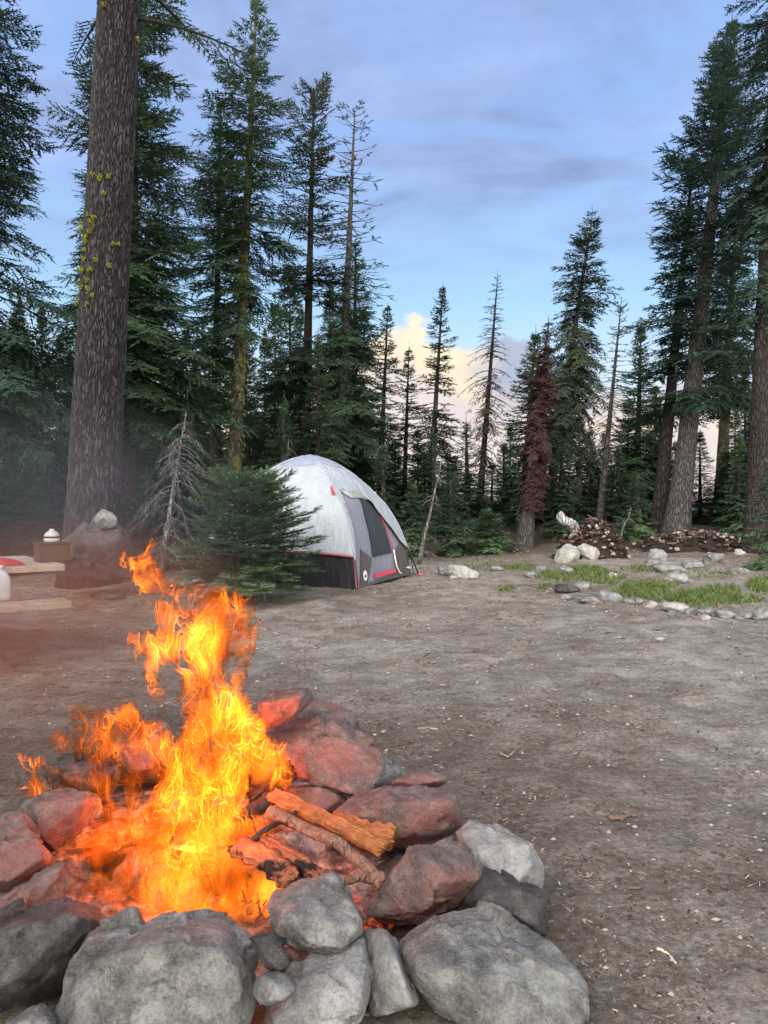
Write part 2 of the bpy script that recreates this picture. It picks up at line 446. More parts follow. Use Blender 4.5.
def loose_rock(name, label, pos, size, mat, seed, group=None, cat='rock', sub=3, yaw=None, sink=0.25, parent=None, amp=0.06):
    rng = np.random.default_rng(seed)
    nrm = rng.normal(size=(15, 3)); nrm /= np.linalg.norm(nrm, axis=1)[:, None]
    off = 0.72 + 0.35*rng.random(15)
    pl = np.column_stack([nrm, off]); pl = np.vstack([pl, np.column_stack([np.vstack([np.eye(3), -np.eye(3)]), np.ones(6)])])
    V, T = chunk(pl, np.zeros(3), sub, 18, amp, seed, 1.0)
    a = rng.random()*6.28 if yaw is None else yaw
    V = V*np.array(size)*0.5
    V = np.stack([V[:, 0]*np.cos(a)-V[:, 1]*np.sin(a), V[:, 0]*np.sin(a)+V[:, 1]*np.cos(a), V[:, 2]], -1)
    pos = np.array(pos, dtype=float) + np.array([0, 0, size[2]*(0.5-sink)])
    o = mesh_np(name, V+pos, T, mat, parent=parent, smooth=True, origin=None if parent is not None else pos)
    if parent is None: tag(o, label, cat, group)
    return o
# ------------------------------------------------------------------ the fire ring
RG = 'rocks of the fire ring'
TR = lambda label, out, d, mat, **k: traced_rock('fire_ring_rock', label, out, d, M[mat], group=RG, **k)
TR('big flat-topped grey rock in front of the flames, cut by the bottom of the photo',
   [(60,1000),(66,972),(78,948),(150,920),(182,913),(226,918),(243,936),(255,966),(250,1012),(236,1070),(90,1080),(56,1036)], 1.78, 'rock_grey',
   tilt=0.7, thick=0.42, front=[(80,966,-0.10),(120,955,-0.12),(215,948,-0.10),(238,975,-0.09),(110,1050,-0.12),(225,1060,-0.10)], seed=3, amp=0.05, sub=6)
TR('dark lumpy rock at the lower left, left of the big flat-topped grey rock',
   [(-5,926),(30,908),(62,899),(92,908),(122,932),(112,955),(78,984),(38,1006),(-45,1012),(-80,965),(-45,925)], 1.98, 'rock_dark', thick=0.4, seed=4, amp=0.06, sub=6)
TR('small grey rock in the bottom left corner under the dark lumpy rock', [(8,1020),(40,1003),(53,1014),(58,1060),(0,1065)], 1.66, 'rock_grey', thick=0.16, seed=5)
TR('block of grey rock with a slanted pale top, right of the wire grate',
   [(268,905),(272,895),(299,878),(336,872),(346,885),(359,914),(363,935),(339,951),(318,952),(300,950),(276,936)], 1.98, 'rock_grey',
   tilt=1.0, thick=0.26, front=[(310,942,-0.14),(342,948,-0.14),(360,926,-0.10),(290,915,-0.11)], seed=16, amp=0.04, sub=6)
TR('wide pale grey rock at the bottom under the slanted block',
   [(262,1024),(275,1006),(292,964),(330,960),(359,938),(369,975),(367,1000),(343,1020),(338,1060),(258,1066)], 1.83, 'rock_pale', thick=0.3, seed=7, amp=0.06, sub=6)
TR('small dark craggy rock wedged beside the big flat-topped grey rock', [(250,938),(273,929),(282,942),(289,960),(287,972),(267,970)], 1.74, 'rock_dark', thick=0.1, seed=8, amp=0.07)
TR('small rounded grey rock below the dark craggy one', [(253,984),(258,974),(270,971),(292,974),(298,989),(289,1001),(263,1007),(254,999)], 1.68, 'rock_grey', thick=0.1, seed=9, amp=0.03, sharp=12)
TR('pale wedge of rock standing between the slanted block and the large right rock', [(363,934),(386,931),(398,944),(402,965),(419,994),(414,1003),(372,1016),(362,985)], 1.93, 'rock_pale', thick=0.25, seed=10)
TR('largest grey rock at the bottom right of the ring, pink on its upper left edge',
   [(396,949),(403,935),(440,915),(467,908),(500,912),(546,939),(575,970),(590,992),(582,1045),(540,1065),(467,1030),(425,1000),(407,978)], 1.88, 'rock_grey',
   tilt=0.9, thick=0.36, front=[(420,965,-0.10),(470,975,-0.13),(540,1000,-0.12),(560,1030,-0.12),(470,1010,-0.11)], seed=11, amp=0.04, sub=6, sharp=40)
TR('angular rock with red flanks in the middle right of the ring', [(363,909),(370,896),(417,851),(450,839),(476,848),(488,874),(470,893),(441,912),(404,922),(368,918)], 2.22, 'rock_red', thick=0.3, seed=12, amp=0.07, sub=6)
TR('pale cream rock at the right end of the ring', [(456,832),(470,817),(484,824),(533,843),(542,866),(541,890),(510,897),(478,886)], 2.36, 'rock_pale', thick=0.28, seed=13, amp=0.05)
TR('dark grey split rock under the pale cream rock', [(466,897),(482,868),(496,872),(518,885),(546,893),(548,937),(525,935),(498,920)], 2.16, 'rock_dark', thick=0.22, seed=14, amp=0.06)
TR('dark brown slab lying behind the burning branch', [(330,816),(353,798),(400,788),(457,787),(459,815),(463,828),(442,841),(400,848),(360,838)], 2.66, 'rock_red', thick=0.32, seed=15, amp=0.05, front=[(350,815,-0.1),(400,803,-0.12),(452,806,-0.12),(440,832,-0.1),(395,838,-0.12)])
TR('small flat rock on top of the dark brown slab', [(392,783),(412,771),(446,770),(449,780),(437,788),(405,790)], 2.86, 'rock_red', thick=0.16, seed=17, amp=0.05)
TR('large slanted slab of pinkish rock right of the flames',
   [(258,729),(285,720),(314,700),(342,706),(356,722),(377,751),(387,760),(366,796),(342,791),(329,779),(298,777),(264,752)], 3.08, 'rock_red',
   tilt=1.4, thick=0.3, front=[(270,750,-0.10),(300,770,-0.14),(345,780,-0.16),(362,785,-0.1),(330,720,0.06)], seed=18, amp=0.045, sub=6)
TR('small block of reddish rock perched on the pinkish slab', [(258,703),(272,692),(308,687),(314,700),(296,716),(275,727),(259,725)], 3.04, 'rock_red', thick=0.16, seed=19, amp=0.03, front=[(264,703,-0.07),(300,696,-0.07),(296,712,-0.06),(270,722,-0.08)])
TR('grey rock end showing behind the pinkish slab', [(366,748),(385,753),(408,774),(396,790),(366,797),(352,785)], 3.3, 'rock_grey', thick=0.3, seed=20)
TR('flat reddish stone tucked under the pinkish slab', [(278,788),(320,786),(347,798),(349,806),(322,814),(282,812)], 2.92, 'rock_red', thick=0.22, seed=21, amp=0.04)
TR('shade-black rock in the gap under the flat reddish stone', [(292,806),(360,806),(440,846),(432,880),(380,890),(300,865)], 2.86, 'rock_soot_shade', thick=0.3, seed=22)  # shade of the dark gap is put into this rock's black colour
TR('small dark rock under the tip of the burning branch', [(372,868),(400,855),(418,862),(410,888),(380,895)], 2.4, 'rock_dark', thick=0.14, seed=23)
TR('broad reddish rock at the left edge of the ring', [(-60,840),(-5,818),(20,813),(36,835),(50,857),(40,877),(13,892),(-50,905)], 2.36, 'rock_red', thick=0.36, seed=24, amp=0.05, sub=6)
TR('long brown rock leaning behind the left edge rock', [(14,815),(27,800),(60,789),(96,795),(100,808),(85,828),(55,851),(38,842)], 2.66, 'rock_red', thick=0.3, seed=25, amp=0.05, sub=6)
TR('reddish rock at the back of the ring behind the left flames', [(92,760),(110,745),(142,729),(162,720),(176,730),(182,756),(160,782),(110,786)], 3.42, 'rock_red', thick=0.34, seed=26, amp=0.05)
TR('charred black rock at the back left of the ring', [(44,775),(62,756),(100,750),(118,768),(110,792),(60,796)], 3.1, 'rock_soot_shade', thick=0.28, seed=27, amp=0.07)
TR('low rock glowing orange inside the left of the ring', [(-20,900),(40,878),(62,866),(76,882),(52,908),(0,930),(-30,925)], 2.2, 'rock_red', thick=0.2, seed=28, amp=0.07)
TR('dark rock at the back of the ring behind the main flame', [(178,742),(215,728),(262,738),(270,765),(235,790),(180,785)], 3.36, 'rock_dark', thick=0.3, seed=29, amp=0.05)

# bed of ash and charcoal
PIT = np.array([-0.66, 2.70])
def ash_bed():
    r = np.linspace(0, 1, 50); a = np.linspace(0, 2*np.pi, 120)
    rr, aa = np.meshgrid(r, a, indexing='ij')
    X = PIT[0]+0.80*rr*np.cos(aa); Y = PIT[1]+0.82*rr*np.sin(aa)
    q = np.stack([X, Y, 0*X], -1)
    Z = 0.012+0.02*rr + 0.07*(1-rr**2) + 0.07*np.maximum(0, fbm(q*7, 4, 2))*(1-rr**4) + 0.03*fbm(q*22, 3, 6)*(1-rr**4)
    t = NT('ash_and_charcoal'); v = t.coord('Object')
    c = t.ramp(t.noise(v, 11, 7, 0.7), [(0.30, (0.02,0.016,0.015)), (0.46, (0.12,0.10,0.095)), (0.66, (0.40,0.36,0.34))])
    glow = t.ramp(t.noise(v, 9, 6, 0.75), [(0.56, 0.0), (0.70, 1.0)])
    t.set(t.b.inputs['Emission Color'], (1.0, 0.10, 0.012, 1)); t.set(t.b.inputs['Emission Strength'], t.math('MULTIPLY', glow, 0.9))
    t.done(c, 0.95, t.bump(t.noise(v, 40, 5), 0.8, 0.02), 0.1)
    m = MB(); m.grid(np.stack([X, Y, Z], -1))
    o = m.build('ash_bed', t.m, smooth=True, origin=(PIT[0], PIT[1], 0))
    tag(o, 'bed of grey ash and glowing embers inside the ring of rocks', 'ash', kind='stuff')
ash_bed()

# firewood
def wood_mat(name, dark, light, char=0.0, cracks=0.0):
    t = NT(name); v = t.coord('Object', (1, 1, 1))
    w = t.n('ShaderNodeTexNoise', Vector=v, Scale=26, Detail=7, Roughness=0.7).outputs['Fac']
    f2 = t.noise(v, 90, 4)
    c = t.ramp(t.math('ADD', t.math('MULTIPLY', w, 0.7), t.math('MULTIPLY', f2, 0.3)), [(0.35, dark), (0.65, light)])
    nb = t.bump(w, 0.6, 0.012)
    if char:
        m = t.ramp(t.noise(v, 6, 5, 0.7), [(0.62-char*0.3, 0.0), (0.68-char*0.3, 1.0)])
        c = t.mix(m, c, (0.012, 0.010, 0.010))
    if cracks:
        vr = t.n('ShaderNodeMapping'); vr.inputs['Rotation'].default_value = (0.5, 0.3, 0.55); vr.inputs['Scale'].default_value = (75, 26, 26)
        t.set(vr.inputs['Vector'], t.mix(0.05, v, t.n('ShaderNodeTexNoise', Vector=v, Scale=20, Detail=3).outputs['Color']))
        vo = t.n('ShaderNodeTexVoronoi', Vector=vr.outputs[0], Scale=1.0, feature='DISTANCE_TO_EDGE').outputs['Distance']
        ck = t.math('MULTIPLY', t.ramp(vo, [(0.0, 1.0), (0.07, 0.0)]), t.ramp(t.noise(v, 12, 3), [(0.42, 0.0), (0.55, 1.0)]))
        c = t.mix(t.math('MULTIPLY', ck, cracks), c, (0.02, 0.014, 0.012)); nb = t.bump(ck, -0.7, 0.01, nb)
    return t.done(c, 0.85, nb, 0.2)
M['split_wood'] = wood_mat('split_wood', (0.13,0.045,0.016), (0.36,0.145,0.055))
M['char_wood'] = wood_mat('char_wood', (0.012,0.010,0.009), (0.05,0.04,0.035), 0, 0.8)
M['half_char'] = wood_mat('half_char', (0.15,0.05,0.025), (0.34,0.14,0.07), 0.30)
M['crack_bark'] = wood_mat('crack_bark', (0.09,0.04,0.027), (0.27,0.15,0.11), 0.15, 0.95)

def plank(pts, w, h, seed, nx=44, rag=0.25):
    """a splintered split of wood: flattened box section swept along pts with ragged ends"""
    pts = np.asarray(pts, float); n = nx
    s = np.linspace(0, 1, n); ax = np.array([np.interp(s, np.linspace(0,1,len(pts)), pts[:, k]) for k in range(3)]).T
    t = np.gradient(ax, axis=0); t /= np.linalg.norm(t, axis=1)[:, None]
    up = np.array([0.1, -0.35, 0.95]); a = np.cross(t, up); a /= np.linalg.norm(a, axis=1)[:, None]; b = np.cross(a, t)
    sec = np.array([(-1,-1),(-0.4,-1.05),(0.3,-0.95),(1,-0.9),(1.05,0),(0.95,0.85),(0.4,1.0),(-0.3,0.9),(-0.95,1.0),(-1.05,0.1)])
    k0 = np.linspace(0, len(sec), 61)[:-1]; sw = np.vstack([sec, sec[:1]])
    sec = np.stack([np.interp(k0, np.arange(len(sw)), sw[:, q]) for q in (0, 1)], -1)
    m = len(sec); rng = np.random.default_rng(seed)
    jag = (0.7*np.repeat(rng.normal(size=m//4), 4) + 0.5*rng.normal(size=m))*rag*w
    gro = 0.10*rng.normal(size=m)
    Vs = []
    NZ = 0.26*fbm(np.stack([np.repeat(sec[None, :, 0]*2.6, n, 0), np.repeat(sec[None, :, 1]*2.6, n, 0), np.repeat(s[:, None]*7+seed, m, 1)], -1), 4, seed)
    for i in range(n):
        k = 1 + 0.12*math.sin(i*0.7+seed)
        for j, (u, v) in enumerate(sec):
            e = jag[j]*max(0, (s[i]-0.85)/0.15) - jag[(j+13) % m]*max(0, (0.15-s[i])/0.15)
            nz = NZ[i, j] + gro[j]
            Vs.append(ax[i] + a[i]*u*w*k*(1+nz) + b[i]*v*h*(1+nz*1.5) + t[i]*e)
    V = np.array(Vs)
    i, j = np.meshgrid(np.arange(n-1), np.arange(m), indexing='ij'); j2 = (j+1) % m
    Q = np.stack([i*m+j, i*m+j2, (i+1)*m+j2, (i+1)*m+j], -1).reshape(-1, 4)
    k = len(V); V = np.vstack([V, V[:m].mean(0), V[-m:].mean(0)])
    T = [(k, (q+1) % m, q) for q in range(m)] + [(k+1, (n-1)*m+q, (n-1)*m+(q+1) % m) for q in range(m)]
    mb = MB(); mb.add(V, Q, T); return mb
def stick(pts, r0, r1, seed, n=12, wob=0.25):
    pts = np.asarray(pts, float); s = np.linspace(0, 1, 30); x = np.linspace(0, 1, len(pts))
    ax = np.array([np.interp(s, x, pts[:, k]) for k in range(3)]).T
    ax = ax + 0.35*r0*np.stack([fbm(np.stack([s*6, 0*s+k, 0*s], -1), 2, seed+k) for k in range(3)], -1)
    mb = MB(); mb.tube(ax, r0+(r1-r0)*s, n, True, wob, seed); return mb
FW = 'firewood in the fire ring'
def wood(mb, mat, label, cat='firewood', name='firewood_log'):
    o = mb.build(name, M[mat], smooth=True, origin=tuple(mb.V[0].mean(0)))
    for p in o.data.polygons: p.use_smooth = True
    return tag(o, label, cat, FW)
wood(plank([P(272,795,2.62), P(330,822,2.45), P(384,850,2.32)], 0.021, 0.013, 3, rag=0.15), 'split_wood', 'long straight split of wood glowing orange, pointing right out of the flames')
wood(plank([P(330,822,2.52), P(362,832,2.44), P(393,838,2.40)], 0.040, 0.013, 6, rag=0.22), 'split_wood', 'short ragged slab of orange wood behind the long straight split')
wood(stick([P(268,812,2.46), P(300,826,2.40), P(335,842,2.32), P(360,862,2.26), P(383,884,2.2)], 0.019, 0.018, 5, wob=0.10), 'crack_bark', 'crooked branch with cracked bark sticking out of the fire', 'branch', 'burning_branch')
wood(stick([P(383,878,2.22), P(362,876,2.2), P(346,880,2.18)], 0.018, 0.012, 15, wob=0.10), 'crack_bark', 'stubby forked branch end beside the crooked branch', 'branch', 'burning_branch')
wood(plank([P(262,842,2.40), P(298,862,2.28), P(326,884,2.2)], 0.020, 0.016, 9, rag=0.15), 'half_char', 'split of wood glowing red below the crooked branch')
wood(plank([P(236,846,2.36), P(268,860,2.28), P(292,882,2.2)], 0.030, 0.014, 12, rag=0.2), 'half_char', 'broad flat piece of wood glowing orange behind the slanted block')
wood(stick([P(282,862,2.32), P(302,876,2.26), P(312,892,2.22)], 0.016, 0.02, 25), 'char_wood', 'short charred stick between the glowing splits')
wood(plank([P(250,800,2.74), P(270,784,2.78), P(292,772,2.84)], 0.024, 0.02, 31, rag=0.4), 'char_wood', 'charred black split of wood at the right of the flames')
wood(plank([P(262,800,2.74), P(274,784,2.76), P(286,762,2.80)], 0.016, 0.016, 34, rag=0.4), 'char_wood', 'thinner charred split leaning on the black one')
wood(stick([P(238,822,2.70), P(262,806,2.70), P(284,790,2.74)], 0.028, 0.022, 32, wob=0.5), 'char_wood', 'charred log crossing under the right of the flames')
wood(stick([P(240,848,2.36), P(262,832,2.4), P(296,812,2.5)], 0.009, 0.007, 33), 'char_wood', 'thin blackened stick in front of the right flames', 'stick', 'charred_stick')
wood(stick([P(100,880,2.5), P(150,850,2.7), P(215,820,2.9)], 0.05, 0.045, 35, wob=0.4), 'char_wood', 'charred log lying across the middle of the flames')
wood(stick([P(130,850,2.9), P(185,868,2.6), P(240,890,2.35)], 0.045, 0.05, 36, wob=0.4), 'char_wood', 'charred log under the lower flames near the grate')
# wire grate
mb = MB()
for k in range(7):
    mb.tube([P(242+k*7, 902+k*1.0, 2.16-k*0.012), P(258+k*7, 884+k*1.4, 2.36-k*0.012)], 0.0022, 5)
for k in range(4):
    mb.tube([P(240+k*5.5, 906-k*6.5, 2.15+k*0.06), P(288+k*5, 918-k*8, 2.08+k*0.06)], 0.0022, 5)
tag(mb.build('wire_grate', plain('sooty_wire', (0.05,0.035,0.03), 0.6), origin=tuple(P(265,898,2.2))), 'thin wire grill grate at the lower right of the flames', 'grate')

# ------------------------------------------------------------------ flames: folded thin sheets of burning gas
def surfnet(f, iso):
    s = f > iso; nx, ny, nz = f.shape
    acc = np.zeros((nx-1, ny-1, nz-1, 3)); cnt = np.zeros((nx-1, ny-1, nz-1))
    edges = []
    for ax in range(3):
        a = [slice(None)]*3; b = [slice(None)]*3; a[ax] = slice(0, -1); b[ax] = slice(1, None)
        fa, fb = f[tuple(a)], f[tuple(b)]
        I = np.argwhere(s[tuple(a)] != s[tuple(b)])
        i0 = tuple(I.T)
        tt = (iso-fa[i0])/(fb[i0]-fa[i0]+1e-12)
        pos = I.astype(float); pos[:, ax] += tt
        o1, o2 = [k for k in range(3) if k != ax]
        for d1 in (0, 1):
            for d2 in (0, 1):
                J = I.copy(); J[:, o1] -= d1; J[:, o2] -= d2
                ok = (J[:, o1] >= 0) & (J[:, o2] >= 0) & (J[:, o1] < acc.shape[o1]) & (J[:, o2] < acc.shape[o2])
                jj = tuple(J[ok].T)
                np.add.at(acc, jj, pos[ok]); np.add.at(cnt, jj, 1)
        edges.append((ax, o1, o2, I, s[tuple(a)][i0]))
    has = cnt > 0; idx = -np.ones(cnt.shape, np.int64); idx[has] = np.arange(has.sum())
    V = acc[has]/cnt[has][:, None]; Q = []
    for ax, o1, o2, I, sg in edges:
        ok = (I[:, o1] >= 1) & (I[:, o2] >= 1) & (I[:, o1] < acc.shape[o1]) & (I[:, o2] < acc.shape[o2])
        I = I[ok]; sg = sg[ok]; q = []
        for d1, d2 in ((0,0),(1,0),(1,1),(0,1)):
            J = I.copy(); J[:, o1] -= d1; J[:, o2] -= d2; q.append(idx[tuple(J.T)])
        q = np.stack(q, -1)
        flip = sg ^ (ax == 1); q[flip] = q[flip][:, ::-1]; Q.append(q)
    return V, np.concatenate(Q)

CH = [  # chains of (column, row, radius, depth offset) in units of the flame plane, 2.7 m away
    [(96,884,14,4),(110,890,20,0),(140,886,30,8),(190,880,42,0),(245,886,30,-8),(275,884,20,-10),(288,874,10,-10)],
    [(96,852,17,10),(118,838,26,6),(150,828,30,0),(200,826,42,0),(245,834,26,-5)],
    [(190,812,42,0),(205,780,36,4),(222,748,37,0),(216,715,28,4),(201,690,19,0),(200,664,19,-4)],
    [(240,745,26,6),(262,768,18,8),(276,776,9,8),(286,782,4,8)],
    [(200,664,19,-4),(206,642,27,0),(216,620,24,4),(234,612,13,8),(240,632,15,8),(238,655,10,4),(235,676,9,0),(236,692,4,0)],
    [(205,642,24,0),(178,642,15,-6),(162,648,12,-8),(155,664,8,-8),(150,676,3,-8)],
    [(184,624,14,0),(165,612,9,-4),(154,603,4,-6)],
    [(226,602,11,0),(203,597,9,2),(182,592,7,4),(163,584,8,6),(152,574,8,8),(143,562,9,8),(132,560,8,8),(122,566,3,8)],
    [(140,558,7,8),(144,546,4,10),(143,534,2,10)],
    [(136,574,4,6),(146,588,5,4),(147,598,2,4)],
    [(134,642,5,0),(140,645,8,0),(150,640,4,0),(136,655,3,0)],
    [(70,708,3,4),(80,722,9,6),(98,738,20,8),(122,724,16,10),(138,738,18,6),(160,752,14,4),(182,768,14,0),(196,790,18,0)],
    [(98,745,20,8),(130,760,9,6),(170,775,10,0)],
    [(16,765,4,10),(32,770,6,10),(48,774,5,10),(66,780,5,8)],
    [(54,738,3,8),(60,748,7,8),(78,752,5,8)],
    [(24,784,6,4),(34,790,9,4),(48,802,8,4),(60,792,7,2),(66,778,4,2)],
    [(70,780,5,0),(84,782,8,0),(104,786,10,0),(122,798,11,0),(142,810,14,0)],
    [(118,796,8,4),(112,820,15,2),(98,846,14,0),(86,856,8,0)],
    [(130,780,6,6),(134,798,9,4),(136,822,6,2)],
    [(276,792,4,0),(272,806,9,0),(262,824,11,0),(252,848,9,0)],
    [(276,786,4,0),(290,784,5,0),(297,780,2,0)],
    [(270,826,6,-6),(272,840,9,-6),(266,852,6,-6)],
    [(150,690,3,0),(158,700,5,0),(160,712,3,0)],
]
def flames():
    st = 2.2
    us = np.arange(2, 308, st); vs = np.arange(524, 935, st); ws = np.arange(-66, 68, st*1.25)
    U, Vv, W = np.meshgrid(us, vs, ws, indexing='ij')
    p = np.stack([U, Vv, W], -1)
    # flow-like warp: rolls in the gas, larger higher up
    w1 = np.stack([fbm(p/np.array([46,62,46.])+k*9, 3, 40+k) for k in range(3)], -1)
    pw = p + w1*np.array([5, 5, 7.])
    sd = np.full(U.shape, 1e3)
    for ch in CH:
        for a, b in zip(ch[:-1], ch[1:]):
            pa = np.array([a[0], a[1], a[3]], float); pb = np.array([b[0], b[1], b[3]], float)
            lo = np.minimum(pa, pb)-max(a[2], b[2])-34; hi = np.maximum(pa, pb)+max(a[2], b[2])+34
            sl = tuple(slice(max(0, int((l-g[0])/(g[1]-g[0]))), max(0, int((h-g[0])/(g[1]-g[0]))+1)) for l, h, g in zip(lo, hi, (us, vs, ws)))
            q = pw[sl]
            if q.size == 0: continue
            ab = pb-pa; t = np.clip(((q-pa)@ab)/(ab@ab), 0, 1)
            dv_ = (q-pa-t[..., None]*ab)*np.array([1,1,1.45]); dv_[..., 2] *= 1+0.8*ss(780, 850, q[..., 1])
            dist = np.linalg.norm(dv_, axis=-1)-1.10*(a[2]+(b[2]-a[2])*t)-2.0
            k = 5.0; h = np.clip(0.5+0.5*(sd[sl]-dist)/k, 0, 1)
            sd[sl] = sd[sl]*(1-h)+dist*h - k*h*(1-h)
    w2 = np.stack([fbm(pw/np.array([24,40,24.])+k*5+50, 3, 60+k) for k in range(3)], -1)
    q = pw + w2*np.array([20, 24, 18.])
    n1 = fbm(q/np.array([19,44,18.]), 2, 71)
    n2 = fbm(q/np.array([24,52,22.])+9, 2, 83)
    n3 = fbm(q/np.array([10,26,10.])+4, 2, 97)
    mb = MB(); heat = []; soak = []
    def emit(f, iso, gain, clip=None, outer=False):
        V, Q = surfnet(f, iso)
        ijk = np.clip(np.round(V).astype(int), 0, np.array(f.shape)-1)
        s_at = sd[ijk[:, 0], ijk[:, 1], ijk[:, 2]]
        uvw = np.stack([us[0]+V[:, 0]*(us[1]-us[0]), vs[0]+V[:, 1]*(vs[1]-vs[0]), ws[0]+V[:, 2]*(ws[1]-ws[0])], -1)
        if clip is not None:
            keep = (s_at[Q] < clip).all(1); Q = Q[keep]
            used = np.unique(Q); remap = -np.ones(len(V), np.int64); remap[used] = np.arange(len(used))
            Q = remap[Q]; V, uvw, s_at = V[used], uvw[used], s_at[used]
        # the base of the fire spreads forward over the bed of embers
        d0 = -0.06*np.log(np.exp(-2.72/0.06) + np.exp(-(870/(uvw[:, 1]-500))/0.06))
        X = (uvw[:, 0]-384)/F*d0; Z = CAM+(HZ-uvw[:, 1])/F*d0; Y = d0+uvw[:, 2]/F*d0
        # hotter inside the column, cooler towards ragged edges and on the left side
        cool = 1-0.40*ss(150, 70, uvw[:, 0])
        edge = ss(0, 12, -s_at)
        hn = fbm(uvw/np.array([40,50,40.])+3, 3, 91)
        soak.append(np.full(len(V), 0.0 if outer else 1.0))
        heat.append(gain*cool*((0.8+0.2*edge) if outer else (0.30+0.70*edge)*ss(-1.5, 4, -s_at))*np.clip(0.85+2.3*hn, 0.25, 3.0)*(1-0.50*ss(790, 850, uvw[:, 1])))
        mb.add(np.stack([X, Y, Z], -1), Q)
    sd = sd + 5*n1 + 9*n3
    m1 = n1+0.22*n3; m2 = n2+0.12*n3
    for k, iso in enumerate((0.28, 0.04, -0.22)): emit(m1, iso, (1.0, 1.25, 1.1)[k], clip=1.5)
    for k, iso in enumerate((0.12, -0.16)): emit(m2, iso, (1.0, 1.1)[k], clip=1.5)
    t = NT('flame_gas')
    lw = t.n('ShaderNodeLayerWeight', Blend=0.5).outputs['Facing']
    thick = t.math('MINIMUM', t.math('DIVIDE', 0.17, t.math('ADD', t.math('SUBTRACT', 1.0, lw), 0.055)), 2.6)
    st_ = t.math('MULTIPLY', t.math('MULTIPLY', t.attr('burn'), thick), FLAME_GAIN)
    em = t.n('ShaderNodeEmission'); em.inputs['Color'].default_value = (1.0, 0.195, 0.012, 1); t.set(em.inputs['Strength'], st_)
    tr = t.n('ShaderNodeBsdfTransparent'); t.set(tr.inputs['Color'], t.mix(t.attr('soak'), (0.985, 0.975, 0.97), (0.92, 0.84, 0.78)))
    ad = t.n('ShaderNodeAddShader')
    t.t.links.new(em.outputs[0], ad.inputs[0]); t.t.links.new(tr.outputs[0], ad.inputs[1])
    t.t.links.new(ad.outputs[0], t.out.inputs['Surface'])
    t.m.cycles.emission_sampling = 'NONE'
    o = mb.build('campfire_flame', t.m, smooth=True, origin=(PIT[0], PIT[1], 0.1), attrs={'burn': np.concatenate(heat), 'soak': np.concatenate(soak)})
    tag(o, 'tall orange and yellow flames curling up out of the ring of rocks', 'fire')
    print('flame faces', len(o.data.polygons))
FLAME_GAIN = 2.0
flames()
def fire_light(px, py, d, w, r):
    l = bpy.data.lights.new('fire_light', 'POINT'); l.energy = w; l.color = (1.0, 0.23, 0.035); l.shadow_soft_size = r
    o = bpy.data.objects.new('fire_light', l); o.location = P(px, py, d); C.objects.link(o)
fire_light(190,850,2.68,26,0.10)
fire_light(215,755,2.7,22,0.10)
fire_light(205,640,2.7,10,0.10)
fire_light(110,800,2.75,14,0.08)
fire_light(250,838,2.3,1.2,0.06)
fire_light(150,880,2.25,4,0.08)
